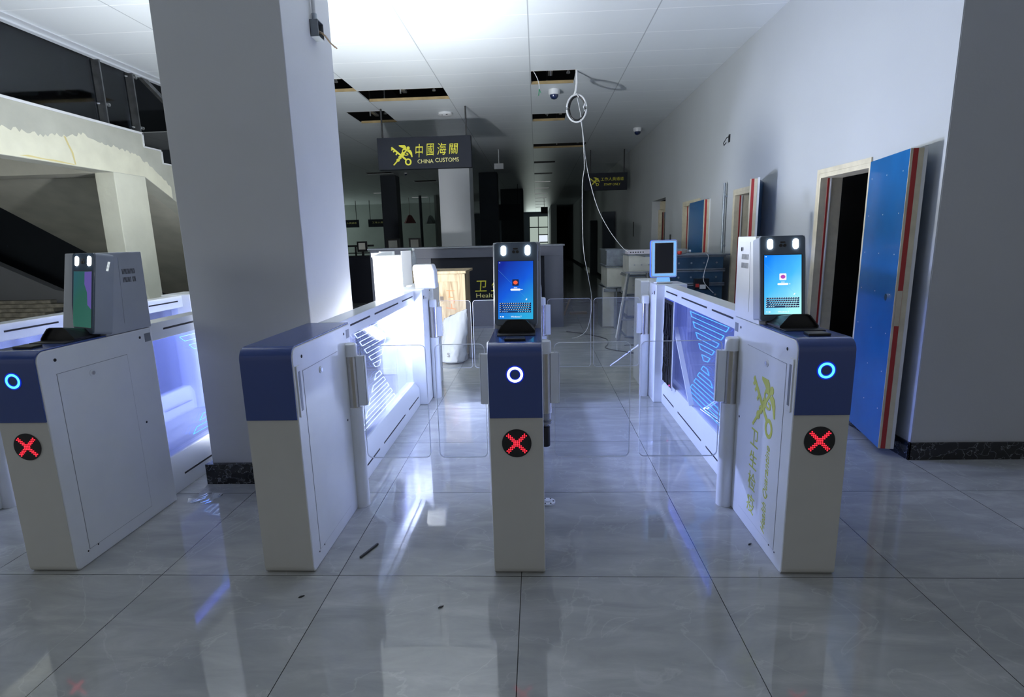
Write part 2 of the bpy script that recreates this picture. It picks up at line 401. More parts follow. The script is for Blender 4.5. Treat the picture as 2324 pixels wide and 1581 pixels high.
# crossed key and winged staff badge, drawn in a 470 x 450 field (u right, v down)
def badge(mb, P, d):
    """P(u,v)->Vector, d: thickness vector"""
    d = Vector(d); cnt = [0]
    def poly(pts):
        cnt[0] += 1; d_ = d*(1+.004*cnt[0])
        n = len(pts); a = [P(*p) for p in pts]; mb.add([*a, *[q+d_ for q in a]], [tuple(range(n)), tuple(range(2*n-1, n-1, -1))]+[(i, i+n, (i+1) % n+n, (i+1) % n) for i in range(n)])
    def stroke(pts, w, w2=None):
        w2 = w if w2 is None else w2; n = len(pts)
        for k in range(n-1):
            (a, b), (c, e) = pts[k], pts[k+1]; l = math.hypot(c-a, e-b) or 1; nx, ny = -(e-b)/l, (c-a)/l
            wa = (w+(w2-w)*k/(n-1))/2; wb = (w+(w2-w)*(k+1)/(n-1))/2; ex, ey = (c-a)/l*wa*.3, (e-b)/l*wa*.3
            poly([(a-ex+nx*wa, b-ey+ny*wa), (c+ex+nx*wb, e+ey+ny*wb), (c+ex-nx*wb, e+ey-ny*wb), (a-ex-nx*wa, b-ey-ny*wa)])
    def loop(cx, cy, rx, ry, w, n=20, a0=0, a1=360):
        stroke([(cx+rx*math.cos(math.radians(a0+(a1-a0)*i/n)), cy+ry*math.sin(math.radians(a0+(a1-a0)*i/n))) for i in range(n+1)], w)
    stroke([(25, 50), (330, 325)], 38)                       # key shaft
    for x, y in ((22, 105), (62, 145), (115, 205)): stroke([(x+30, y-40), (x-2, y+2)], 28)
    loop(368, 370, 56, 62, 30)                               # key bow
    stroke([(50, 430), (145, 330)], 24, 28)                  # staff
    stroke([(145, 330), (370, 90)], 30)
    for cx, cy, r in ((150, 325, 26), (195, 270, 26), (240, 225, 30), (262, 190, 28)): loop(cx, cy, r, r, 18, 14)
    stroke([(262, 190), (255, 130), (275, 95), (300, 110)], 20)
    stroke([(270, 210), (330, 225), (370, 215), (365, 185), (330, 180)], 20)
    loop(385, 70, 16, 16, 34, 12)
    poly([(185, 5), (310, 5), (335, 30), (345, 60), (345, 100), (335, 130), (300, 100), (250, 60), (190, 30)])     # wings
    poly([(375, 120), (400, 100), (440, 125), (460, 170), (468, 265), (445, 270), (430, 220), (390, 165), (350, 135)])
def smooth_path(P, n=6):
    out = []; P = [Vector(p) for p in P]
    for i in range(len(P)-1):
        p0, p1, p2, p3 = P[max(i-1, 0)], P[i], P[i+1], P[min(i+2, len(P)-1)]
        for k in range(n):
            s = k/n; out.append(.5*((2*p1)+(-p0+p2)*s+(2*p0-5*p1+4*p2-p3)*s*s+(-p0+3*p1-3*p2+p3)*s*s*s))
    return out+[P[-1]]
def copy_tree(o, parent=None):
    c = o.copy(); COL.objects.link(c); c.parent = parent
    for ch in list(o.children): copy_tree(ch, c)
    return c
def base_of(mb):
    xs, ys, zs = zip(*mb.v); return ((min(xs)+max(xs))/2, (min(ys)+max(ys))/2, min(zs))
def root_of(o):
    return Vector(o.location)+(root_of(o.parent) if o.parent else Vector((0, 0, 0)))
def wb(mb, name, m, parent=None, **k):
    """mesh given in world coordinates; origin goes to its own base (top-level) or to the parent's origin"""
    o = root_of(parent) if parent else Vector(base_of(mb))
    mb.v = [(x-o.x, y-o.y, z-o.z) for x, y, z in mb.v]
    return mb.build(name, m, parent, loc=None if parent else o, **k)
CZ = 3.55
# ================================================================== THE SETTING
struct(MB().box(-14, 9, -6, 46, -.1, 0), 'floor', 'floor_tile')
# ceiling: panel grid with missing panels left open
holes = [(-.04, .54, 7.57, 8.17), (-.04, .54, 10.03, 10.6), (-.04, 1.155, 13.05, 13.65), (-2.49, -1.27, 8.17, 8.775), (-3.08, -2.44, 9.4, 10.25), (-3.71, -2.49, 7.57, 8.17),
         (-.04, .55, 15.9, 16.3), (-.04, .55, 18.6, 19.0), (-.04, .55, 21.3, 21.7), (-.04, .55, 24, 24.4), (-.04, .55, 26.8, 27.2), (-.04, .55, 29.5, 29.9), (-.04, .55, 32.2, 32.6),
         (-.04, .55, 35, 35.4), (-.04, .55, 38, 38.4), (-5.9, -5.0, 14.0, 14.5), (-5.2, -4.4, 17.2, 17.6), (-4.3, -3.5, 19.8, 20.3), (-3.4, -2.6, 22, 22.4), (-8.4, -7.4, 20, 20.5), (-7, -6.1, 24, 24.4), (-6, -5.2, 27, 27.4)]
xs = sorted({-4.8, 9.0, *[h[0] for h in holes], *[h[1] for h in holes]} | {-14.0})
ys = sorted({-1.5, 10.4, 46.0, *[h[2] for h in holes], *[h[3] for h in holes]})
mb = MB()
for i in range(len(xs)-1):
    for j in range(len(ys)-1):
        cx, cy = (xs[i]+xs[i+1])/2, (ys[j]+ys[j+1])/2
        if any(a < cx < b and c < cy < d for a, b, c, d in holes): continue
        if cx < -4.8 and cy < 10.4: continue
        mb.box(xs[i], xs[i+1], ys[j], ys[j+1], CZ, CZ+.012)
ceil = struct(mb, 'ceiling', 'ceiling_panel')
mb = MB()
for a, b, c, d in holes[:6]:
    mb.box(a, b, d-.012, d, CZ-.004, CZ+.035); mb.box(a, b, c, c+.01, CZ+.001, CZ+.05)
mb.build('panel_edge', 'wood_edge', ceil)
mb = MB()
for a, b, c, d in holes[:6]:
    for t in (.45,):
        x = a+(b-a)*t; mb.bar((x, (c+d)/2, CZ+.02), (x, (c+d)/2, CZ+.9), .02, .02); mb.box(x-.03, x+.03, c, d, CZ+.10, CZ+.13)
    mb.bar((a, c+.1, CZ+.16), (b, c+.1, CZ+.16), .03, .03)
    mb.cyl((a+(b-a)*.85, (c+d)/2, CZ+.06), .014, .5, n=10); mb.cyl((a+(b-a)*.85, (c+d)/2, CZ+.04), .025, .02, n=10)
mb.build('suspension_bar', 'aluminium', ceil)
struct(MB().box(-4.86, -4.80, -1.5, 10.4, CZ-.03, CZ+.12).box(-4.82, -4.70, -1.5, 10.4, CZ-.012, CZ-.001), 'trim_1', 'ceiling_edge')
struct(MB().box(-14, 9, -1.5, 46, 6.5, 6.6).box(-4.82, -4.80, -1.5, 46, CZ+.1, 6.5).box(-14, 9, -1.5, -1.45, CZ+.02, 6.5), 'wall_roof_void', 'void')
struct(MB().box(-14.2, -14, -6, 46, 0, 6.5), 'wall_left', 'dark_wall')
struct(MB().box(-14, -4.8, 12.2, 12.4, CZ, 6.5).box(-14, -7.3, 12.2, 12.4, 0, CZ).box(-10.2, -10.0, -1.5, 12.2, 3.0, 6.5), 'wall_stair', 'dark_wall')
# far wall with its window
mb = MB()
mb.box(-14, -.55, 45, 45.2, 0, CZ).box(.93, 9, 45, 45.2, 0, CZ).box(-.55, .93, 45, 45.2, 3.2, CZ).box(-.55, .93, 45, 45.2, 0, .6)
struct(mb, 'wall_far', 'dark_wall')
w = struct(MB().box(-.55, .93, 45.12, 45.14, .6, 3.2), 'window_1', 'window_view')
MB().box(-.57, -.53, 44.98, 45.1, .6, 3.2).box(.90, .95, 44.98, 45.1, .6, 3.2).box(.13, .19, 44.98, 45.1, .6, 3.2).box(-.55, .93, 44.98, 45.1, 2.32, 2.4).box(.16, .93, 44.98, 45.1, 1.74, 1.82).box(.16, .93, 44.98, 45.1, 1.14, 1.22).build('window_frame', 'black_satin', w)
MB().box(.2, .88, 45.09, 45.1, 1.23, 1.73).build('window_pane', 'window_view_bright', w)
# pale partition walls far off on the left, and the dim hall sides
struct(MB().box(-14, -4.6, 31, 31.15, 0, CZ), 'wall_partition', 'mid_wall')
struct(MB().box(-4.7, -4.6, 26, 31, 0, CZ), 'wall_partition_side', 'mid_wall')
struct(MB().box(.93, 1.3, 36, 45, 0, CZ), 'wall_recess', 'wall_paint_grey')
# right wall with the door openings
RX = 2.37
DO = [(4.15, 4.87, 1.92, 0), (6.17, 6.88, 1.93, 0), (8.28, 9.2, 1.935, 0), (10.5, 11.7, 2.14, 0)]
mb = MB(); y = 3.44
for a, b, h, _ in DO:
    mb.box(RX, RX+.16, y, a, 0, CZ); mb.box(RX, RX+.16, a, b, h, CZ); y = b
mb.box(RX, RX+.16, y, 46, 0, CZ)
struct(mb, 'wall_right', 'wall_paint')
struct(MB().box(RX+.16, 9, 3.44, 3.60, 0, CZ).box(RX+.005, RX+.16, 3.438, 3.44, 0, CZ), 'wall_front_right', 'wall_paint_grey')
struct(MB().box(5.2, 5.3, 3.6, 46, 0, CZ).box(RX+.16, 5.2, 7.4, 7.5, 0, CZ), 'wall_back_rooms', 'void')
# skirting of dark marble
mb = MB(); y = 3.44
for a, b in ((3.425, 4.12), (4.9, 6.12), (6.93, 8.2), (9.25, 10.5), (11.7, 46)): mb.box(RX-.015, RX, a, b, 0, .115)
struct(mb, 'baseboard_right', 'dark_marble', bevel=.002)
struct(MB().box(RX-.015, 9, 3.425, 3.4379, 0, .115), 'baseboard_front_right', 'dark_marble', bevel=.002)
# doors
def jamb(parent, a, b, h, depth=.165, x=RX):
    MB().box(x-.012, x+depth, b-.03, b-.001, 0, h-.001).box(x-.012, x-.001, b, b+.035, 0, h).box(x-.012, x+depth, a+.001, a+.02, 0, h-.001).box(x-.012, x+depth, a+.02, b-.03, h-.035, h-.001).box(x-.012, x-.001, a, b+.035, h, h+.035).build('door_frame', 'cream_board', parent)
    MB().box(x+.045, x+.058, b-.034, b-.03, 0, h-.035).build('red_seal', 'red_stripe', parent)
    MB().box(x+.066, x+.076, b-.038, b-.03, 0, h-.035).build('inner_lip', 'plastic_white', parent)
def leaf(parent, hx, hy, ox, oy, z0, z1, t=.07, lock=True):
    d = Vector((ox-hx, oy-hy, 0)); w = d.length; d.normalize(); n = Vector((-d.y, d.x, 0))   # n towards the wall
    if n.x < 0: n = -n
    def P(u, v, z): p = Vector((hx, hy, 0))+d*u+n*v; return (p.x, p.y, z)
    g = lambda a, b, c, e, z0, z1: MB().box(a, b, c, e, z0, z1).map(P)
    o = g(0, w, .0, t, z0, z1).build('door_leaf', 'door_blue', parent)
    g(w, w+.004, .0, t*.20, z0, z1).build('edge_lining', 'cream_board', o)
    g(w, w+.005, t*.20, t*.58, z0, z1).build('edge_stripe', 'red_stripe', o)
    g(w, w+.004, t*.58, t, z0, z1).build('edge_lining', 'cream_board', o)
    g(w*.995, w+.002, t, t+.02, z0, z1+.01).build('edge_flange', 'plastic_white', o)
    if lock:
        g(w+.005, w+.008, t*.12, t*.55, .86, 1.08).build('lock_plate', 'steel', o)
        k = MB().cyl((0, 0, 0), .022, .012, 'y', 18).map(lambda x, y, z: P(w-.10+x, -.012+y, 1.03+z)); k.build('key_cylinder', 'chrome', o, smooth=True)
        sc = MB()
        for i in range(1, 8):
            for u in (.06, w*.5, w-.07): sc.cyl((0, 0, 0), .0035, .002, 'y', 6).map(lambda x, y, z: (x, y, z)) if False else sc.add([P(u+dx, -.0015, z0+.25*i+dz) for dx, dz in ((-.003, -.003), (.003, -.003), (.003, .003), (-.003, .003))], [(0, 1, 2, 3)])
        sc.build('screw_heads', 'paper', o)
    return o
def door(n, a, b, h, leafargs, **k):
    o = empty('door_%d' % n, (RX, a, 0), None, None, kind='structure'); kids = list(bpy.data.objects)
    jamb(o, a, b, h, **k); leaf(o, *leafargs)
    for c in o.children: c.location = Vector(c.location)-Vector(o.location)
    return o
door(1, 4.15, 4.87, 1.92, (2.345, 4.13, 2.215, 3.51, .05, 1.92))
door(2, 6.17, 6.88, 1.93, (2.345, 6.16, 2.10, 5.70, .02, 1.975))
door(3, 8.28, 9.2, 1.935, (2.33, 8.72, 2.285, 7.83, .02, 1.92))
o = empty('door_4', (RX, 10.5, 0), None, None, kind='structure')
MB().box(.16, .42, 1.201, 1.24, 0, 2.14).box(.13, .19, 1.12, 1.199, 0, 1.97).box(.19, .60, 1.12, 1.199, 1.92, 1.97).build('door_frame', 'cream_board', o)
MB().box(.205, .212, 1.11, 1.12, 0, 1.92).build('red_seal', 'red_stripe', o)
MB().box(.25, .60, 1.14, 1.199, 0, 1.92).build('door_leaf', 'door_blue', o)
MB().box(.222, .236, 1.10, 1.12, .1, .5).box(.222, .236, 1.10, 1.12, .7, 1.1).box(.222, .236, 1.10, 1.12, 1.25, 1.8).build('raw_edge_blocks', 'crate_wood', o)
# far pilasters on the right side
struct(MB().box(2.0, 2.36, 17, 17.3, 0, 2.2).box(2.1, 2.36, 22, 22.3, 0, 2.1), 'trim_2', 'dark_wall')
# ================================================================== COLUMNS
def column(x0, x1, y0, y1, label, m='column_paint', sk=True, sh=.13):
    t = empty('square_column', ((x0+x1)/2, (y0+y1)/2, 0), label, 'column')
    wb(MB().box(x0, x1, y0, y1, 0, CZ-.001), 'shaft', m, t, bevel=.006)
    if sk: wb(MB().box(x0-.03, x1+.03, y0-.03, y0, 0, sh).box(x0-.03, x1+.03, y1, y1+.03, 0, sh).box(x0-.03, x0, y0, y1, 0, sh).box(x1, x1+.03, y0, y1, 0, sh), 'skirting', 'dark_marble', t)
    return t
mat('column_pale', (.80, .83, .86), .6)
mat('wall_paint_c', (.56, .575, .60), .6, noise=.02, nscale=1.5, bump=.05)
big_column = column(-2.045, -1.335, 3.14, 3.90, 'big grey square column with dark marble skirting behind the blue-capped gate without a screen', 'wall_paint_c')
column(-2.10, -1.43, 12.3, 13.0, 'pale square column rising behind the counter under the hanging customs sign', 'column_pale', True)
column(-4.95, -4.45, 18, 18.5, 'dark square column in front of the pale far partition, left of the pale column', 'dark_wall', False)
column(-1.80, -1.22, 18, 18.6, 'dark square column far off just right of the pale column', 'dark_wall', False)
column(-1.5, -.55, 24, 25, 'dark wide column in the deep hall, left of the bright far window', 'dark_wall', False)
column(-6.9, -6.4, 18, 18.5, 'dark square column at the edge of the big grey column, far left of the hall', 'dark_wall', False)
# ================================================================== CONCRETE STAIR on the left
SX = -4.8
st = empty('concrete_staircase', (-6, 6, 0), 'raw concrete staircase with a landing and glass railing behind the left gates', 'staircase')
rs, tr = .155, .315
prof = [(3.2, 2.83), (6.886, 2.83)]
y, z = 6.886, 2.83
for k in range(14):
    z -= rs; prof.append((y, z)); y += tr; prof.append((y, z))
prof += [(y, z-.3)]
# stringer beam: bottom line follows the flight, then the flat landing beam
by = 6.83; bz = 2.315
yb = y
prof += [(yb, bz-.48*(yb-by)), (by, bz), (3.2, bz)]
wb(MB().prism(prof, 'x', SX-.20, SX), 'stringer_beam', 'conc_beam', st)
# coping strip on the beam and steps
mb = MB().box(SX-.20, SX+.012, 3.2, 6.90, 2.82, 2.845); y, z = 6.886, 2.83
for k in range(12):
    mb.box(SX-.20, SX+.012, y-.004, y+.012, z-rs, z+.012); z -= rs; mb.box(SX-.2, SX+.012, y, y+tr+.012, z-.006, z+.012); y += tr
wb(mb, 'coping', 'coping', st)
# landing slab, flight slab with steps, and the soffit
mb = MB().box(-7.3, SX-.2, 3.2, 6.87, 2.55, 2.82)
mb.prism([(6.83, 2.50), (6.83, 2.33), (12.1, 2.33-.48*5.27), (12.1, 2.33-.48*5.27+.17)], 'x', -7.3, SX-.2)
wb(mb, 'landing_slab', 'conc_grey', st)
mb = MB(); y, z = 6.886, 2.83
for k in range(12): z -= rs; mb.box(-7.3, SX-.2, y, y+tr, z-.16, z); y += tr
wb(mb, 'steps', 'conc_grey', st)
wb(MB().box(-5.03, SX-.001, 6.32, 6.84, 0, 2.33), 'support_pier', 'conc_light', st, bevel=.008)
wb(MB().box(-7.3, -7.0, 6.3, 6.83, 2.2, 2.55).box(-7.3, -5.0, 6.30, 6.6, 2.31, 2.56), 'cross_beam', 'conc_grey', st)
# pale skim coat patch with a ragged upper edge on the beam face
pts = [(3.3, 2.318), (3.3, 2.56)]
random.seed(3); yy = 3.3
up = {4.5: 2.56, 5.0: 2.565, 5.5: 2.565, 5.95: 2.66, 6.2: 2.60, 6.5: 2.60, 6.75: 2.56, 7.0: 2.44, 7.25: 2.28, 7.35: 2.18}
ks = sorted(up)
def top(y):
    if y <= ks[0]: return up[ks[0]]
    for a, b in zip(ks, ks[1:]):
        if a <= y <= b: return up[a]+(up[b]-up[a])*(y-a)/(b-a)
    return up[ks[-1]]
top_pts = []
while yy < 7.33:
    top_pts.append((yy, top(yy)+random.uniform(-.022, .022))); yy += .028
bot = lambda y: bz+.004 if y < by else bz+.004-.48*(y-by)
mb = MB()
for (a, za), (b, zb) in zip(top_pts, top_pts[1:]):
    za, zb = max(za, bot(a)+.005), max(zb, bot(b)+.005)
    mb.add([(SX+.003, a, bot(a)), (SX+.003, b, bot(b)), (SX+.003, b, zb), (SX+.003, a, za)], [(0, 1, 2, 3)])
wb(mb, 'skim_coat', 'conc_pale', st)
wb(MB().add([(SX+.005, a, b) for a, b in ((5.70, 2.60), (5.725, 2.595), (5.755, 2.52), (5.79, 2.45), (5.80, 2.33), (5.785, 2.33), (5.765, 2.45), (5.73, 2.52))], [tuple(range(8))]).add([(SX+.005, a, b) for a, b in ((5.15, 2.335), (5.78, 2.325), (5.78, 2.333), (5.55, 2.345), (5.40, 2.342), (5.25, 2.352))], [tuple(range(6))]), 'rust_stain', 'stain', st)
# railing: flat steel posts with spider clamps and glass panes
for y, zb in ((4.93, 2.845), (6.384, 2.845), (6.90, 2.69)):
    p = MB().box(SX-.10, SX-.02, y-.012, y+.0, zb, zb+.95).box(SX-.02, SX-.008, y-.014, y+.004, zb, zb+.95)
    p = wb(p, 'railing_post', 'post_steel', st)
    for h in (.22, .80):
        wb(MB().tube([(SX-.11, y-.10, zb+h+.01), (SX-.10, y-.02, zb+h), (SX-.02, y+.03, zb+h-.005)], .011).cyl((SX-.11, y-.12, zb+h+.008), .022, .03, 'y', 12).cyl((SX-.02, y+.03, zb+h-.005), .02, .03, 'y', 12), 'glass_clamp', 'aluminium', p, smooth=True)
for a, b, z0, z1 in ((3.3, 4.86, 2.87, 3.7), (4.99, 6.32, 2.87, 3.7)):
    wb(MB().box(SX-.075, SX-.063, a, b, z0, z1), 'glass_pane', 'glass_dark', st)
wb(MB().prism([(6.45, 2.87), (6.83, 2.87), (6.83, 3.66), (6.45, 3.7)], 'x', SX-.075, SX-.063), 'glass_pane', 'glass_dark', st)
wb(MB().bar((SX-.05, 6.92, 3.62), (SX-.05, 10.2, 3.62-.49*3.28), .05, .05), 'handrail', 'post_steel', st)
# lower flight wall and planks under the stair
wl = struct(MB().prism([(-13.9, 0), (-9.95, 0), (-9.9, .30), (-9.74, .55), (-9.80, .62), (-10.0, .66), (-13.9, 2.5)], 'y', 11.0, 11.2), 'wall_under_stair', 'wall_paint_grey')
tag(wb(MB().box(-9.9, -7.4, 11.6, 12.1, 0, .38), 'tool_chest', 'door_blue', bevel=.02), 'dark blue chest on the floor under the stair, seen behind the planks', 'chest')
random.seed(11)
zz = .0
pk = [('lowest thick brown plank of the timber pile under the stair', 'plank_dark', -8.95, .20), ('pale plank second from the bottom of the timber pile under the stair', 'plank', -9.30, .06), ('pale plank with a peg hole, third from the bottom of the timber pile', 'plank', -9.12, .085),
      ('mottled plank fourth from the bottom of the timber pile', 'plank', -8.98, .07), ('long grey plank sticking out furthest, second from the top of the pile', 'plank', -8.70, .075), ('topmost pale plank of the timber pile under the stair', 'plank', -9.10, .065)]
for i, (lb, m, xe, th) in enumerate(pk):
    yy = 9.6+.05*i
    p = MB().box(-13, xe, yy, yy+.30-.03*i, zz+.002, zz+th)
    e = wb(p, 'timber_plank', m, bevel=.01); tag(e, lb, 'plank', 'timber planks under the stair'); zz += th
# ================================================================== GATES
# local frame: x 0 = middle of the front cabinet, y 0 = front face, floor at z 0
HW = .1135
def side_profile(inset=0.0, y1=.715, r=.045, zb=.0, top=1.028):
    i = inset; pts = []
    for k in range(9):                                   # top front corner
        a = math.radians(180-90*k/8); pts.append((r+(r-i)*math.cos(a), top-r+(r-i)*math.sin(a)))
    pts += [(y1-i, top-i), (y1-i, zb+i)]
    rb = .03
    for k in range(7):
        a = math.radians(270-90*k/6); pts.append((rb+(rb-i)*math.cos(a), zb+rb+(rb-i)*math.sin(a)))
    return pts
def cover(parent, yend):
    """blue strip wrapping the front and top edge"""
    r = .045; o = []; i_ = []; t = .007; top = 1.028
    o.append((-t, .722)); i_.append((.0, .722))
    for k in range(11):
        a = math.radians(180-90*k/10); o.append((r+(r+t)*math.cos(a), top-r+(r+t)*math.sin(a))); i_.append((r+r*math.cos(a), top-r+r*math.sin(a)))
    o.append((yend, top+t)); i_.append((yend, top))
    return MB().prism(o+i_[::-1], 'x', -HW+.003, HW-.003).build('blue_cover', 'blue_gloss', parent, bevel=.0025)
def cross(parent, z=.611):
    o = MB().cyl((0, 0, z), .062, -.004, 'y', 40).build('red_cross_indicator', 'black_plastic', parent)
    mb = MB(); p = .0074
    for i in range(12):
        for j in range(12):
            d = min(abs(i-j), abs(i-(11-j)))
            if d <= 1 and math.hypot(i-5.5, j-5.5) < 7.4:
                cx, cz = (i-5.5)*p, (j-5.5)*p; s = .0027
                mb.cyl((cx, -.0045, z+cz), s, -.0015, 'y', 8)
    mb.build('red_led_dots', 'led_red', o)
def led_ring(parent, m, z=.909):
    o = MB().ring((0, -.0075, z), .0225, .0325, 'y', -.002).build('ring_light', m, parent)
    MB().ring((0, -.0073, z), .0325, .0375, 'y', -.0012).ring((0, -.0073, z), .0185, .0225, 'y', -.0012).build('ring_glow_edge', 'ring_halo', o)
def top_devices(parent, dx=0):
    h = []
    prof = [(-.083, 0), (-.083, .012), (-.045, .058), (-.03, .064), (.03, .064), (.045, .058), (.083, .012), (.083, 0)]
    mb = MB(); n = len(prof)                              # hood open towards the visitor
    for k in range(n-1):
        (a, z0), (b, z1) = prof[k], prof[k+1]
        mb.add([(a+dx, .245, 1.037+z0), (b+dx, .245, 1.037+z1), (b+dx, .40, 1.037+z1*.55), (a+dx, .40, 1.037+z0*.55)], [(0, 1, 2, 3)])
        mb.add([(a*.94+dx, .245, 1.037+z0*.93), (b*.94+dx, .245, 1.037+z1*.93), (b*.94+dx, .40, 1.037+z1*.5), (a*.94+dx, .40, 1.037+z0*.5)], [(3, 2, 1, 0)])
        mb.add([(a+dx, .245, 1.037+z0), (b+dx, .245, 1.037+z1), (b*.94+dx, .245, 1.037+z1*.93), (a*.94+dx, .245, 1.037+z0*.93)], [(0, 1, 2, 3)])
    mb.add([(a+dx, .40, 1.037+z*.55) for a, z in prof], [tuple(range(n))])
    mb.add([(a*.95+dx, .262, 1.037+z*.93) for a, z in prof], [tuple(range(n))])
    o = mb.build('scanner_hood', 'black_plastic', parent)
    MB().box(-.085+dx, .085+dx, .185, .36, 1.0355, 1.040).build('scanner_base', 'black_satin', o, bevel=.0015)
    MB().prism([(-.045+dx, .062), (.045+dx, .062), (.038+dx, .125), (-.038+dx, .125)], 'z', 1.0355, 1.046).build('card_reader', 'black_plastic', parent, bevel=.003)
    MB().box(-.062+dx, -.045+dx, .034, .040, 1.0345, 1.0365).box(.045+dx, .062+dx, .034, .040, 1.0345, 1.0365).build('status_lamp', 'lamp_white', parent) if False else None
def keyboard(parent, w, z0, h, m_dark, x0):
    mb = MB(); rows = [14, 14, 13, 12, 10]; wh = MB(); rh = h/5
    for r, nk in enumerate(rows):
        z = z0+h-(r+1)*rh; ws = [1]*nk; ws[0] = 1.2+.25*min(r, 3); ws[-1] = 1.2+.15*r
        if r == 4: ws = [1.2, .9, .9, 5, .9, .9, 1.2, .9, .9, .9]
        t = sum(ws); x = x0
        for k in ws:
            kw = k/t*w; mb.box(x+.0006, x+kw-.0006, -.0016, -.0006, z+.001, z+rh-.001)
            wh.box(x+.0012, x+min(kw*.5, .0045), -.0020, -.0016, z+rh*.55, z+rh-.002); x += kw
    a = mb.build('on_screen_keyboard', m_dark, parent); b = wh.build('key_letters', 'ui_white', parent)
    return [a, b]
def kiosk(parent, screen, yawd, dx, hdx=0, dark='ui_navy', icon='ui_tile', icon2='ui_purple', off=False, cx=0, vents=1):
    # housing with slanted front
    pr = [(.398, 1.030), (.498, 1.436), (.728, 1.436), (.722, 1.030)]
    hm = 'white_metal' if vents == -1 else 'housing_paint'
    hs = MB().prism(pr, 'x', -HW, HW).build('kiosk_housing', hm, parent, bevel=.004)
    sx = HW*vents
    pl = MB().prism([(.53, 1.075), (.555, 1.41), (.705, 1.41), (.70, 1.05)], 'x', sx, sx+.0015*vents).build('service_panel', hm, hs)
    mb = MB()
    for r, n in ((0, 11), (1, 11)):
        for k in range(n):
            if vents == 1 and r == 1 and k == 7: continue
            yv = .567+k*.0085; zv = 1.325-r*.042; mb.box(sx+.001*vents, sx+.0025*vents, yv, yv+.003, zv, zv+.026)
    mb.build('vent_slots', 'dark_slot' if vents == 1 else 'window_grey', hs)
    if vents == -1: MB().cyl((sx, .65, 1.375), .011, -.006, 'x', 20).build('lock', 'chrome', hs, smooth=True)
    # monitor: built facing -y around its own lower centre, then tilted back and turned
    w, h, d = .205, .392, .085
    body = MB().prism(rrect(w, h, .016, 6, 0, h/2), 'y', .004, d)
    bo = body.build('face_terminal', 'grey_metal_paint', parent, bevel=.003)
    bo.location = (dx, .375, 1.052); bo.rotation_euler = (math.radians(-9.5), 0, math.radians(yawd))
    MB().prism(rrect(w-.004, h-.004, .015, 6, 0, h/2), 'y', -.001, .004).build('bezel', 'bezel', bo, bevel=.001)
    sw, sh = .166, .272; sz = .030
    sc = MB().box(-sw/2, sw/2, -.0022, -.001, sz, sz+sh).build('screen', screen, bo)
    MB().box(-sw/2-.003, sw/2+.003, -.0016, -.001, sz-.003, sz+sh+.003).build('screen_rim', 'black_plastic', bo)
    if not off:
        for o in keyboard(bo, .150, sz+.030, .048, dark, -.077+.001): o.location = (0, -.0012, 0)
        MB().prism(rrect(.031, .031, .004, 4, 0, sz+.172), 'y', -.0032, -.0022).build('user_picture', icon, bo)
        MB().prism([(.0105*math.cos(a*PI/8), sz+.172+.009*math.sin(a*PI/8)) for a in range(16)], 'y', -.0040, -.0032).build('user_picture_ball', icon2, bo)
        MB().prism(rrect(.048, .009, .004, 4, 0, sz+.139), 'y', -.0032, -.0022).box(.027, .033, -.0032, -.0022, sz+.1375, sz+.1405).box(-.008, .008, -.0030, -.0022, sz+.1465, sz+.149).build('password_field', 'ui_white', bo)
        text('Windows 7', 'screen_lettering', 'ui_white', bo, (-.022, -.0024, sz+.008), (1, 0, 0), (0, 0, 1), .05, .0075, .0006)
        MB().box(-.074, -.069, -.003, -.0022, sz+.010, sz+.014).box(-.064, -.056, -.003, -.0022, sz+.009, sz+.014).box(-.078, -.073, -.003, -.0022, sz+sh-.008, sz+sh-.005).build('corner_icons', 'ui_white', bo)
        MB().add([(.05, -.0026, sz+.088), (.056, -.0026, sz+.094), (.053, -.0026, sz+.098), (.047, -.0026, sz+.091)], [(0, 1, 2, 3)]).build('mouse_pointer', 'ui_white', bo)
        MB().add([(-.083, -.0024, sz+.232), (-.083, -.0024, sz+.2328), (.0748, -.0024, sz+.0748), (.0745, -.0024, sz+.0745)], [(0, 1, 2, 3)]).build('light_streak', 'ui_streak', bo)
    else:
        MB().prism([(.02, .30), (.083, .302), (.083, .12), (.05, .14), (.045, .20), (.02, .24)], 'y', -.003, -.0022).build('screen_tint', 'screen_violet', bo)
        keyboard(bo, .055, .06, .16, 'ui_keybrown', .01)
    for s in (-1, 1): MB().prism(rrect(.024, .046, .0119, 8, s*.057, .352), 'y', -.0045, -.001).build('fill_lamp', 'lamp_white', bo)
    MB().prism(rrect(.022, .007, .002, 3, 0, .360), 'y', -.003, -.001).cyl((-.009, -.001, .346), .0068, -.003, 'y', 18).cyl((.009, -.001, .346), .0068, -.003, 'y', 18).build('camera_eyes', 'black_plastic', bo, smooth=True)
    mb = MB()
    for k in range(8): mb.box(w/2, w/2+.001, .050+.001*k, .060+.001*k, .31+.006*k, .313+.006*k)
    mb.build('side_vents', 'ui_white' if yawd < -15 else 'dark_slot', bo)  # slots emit on the turned kiosk, their lit look put into the material
    for s in (-1, 1):
        pass
    return bo
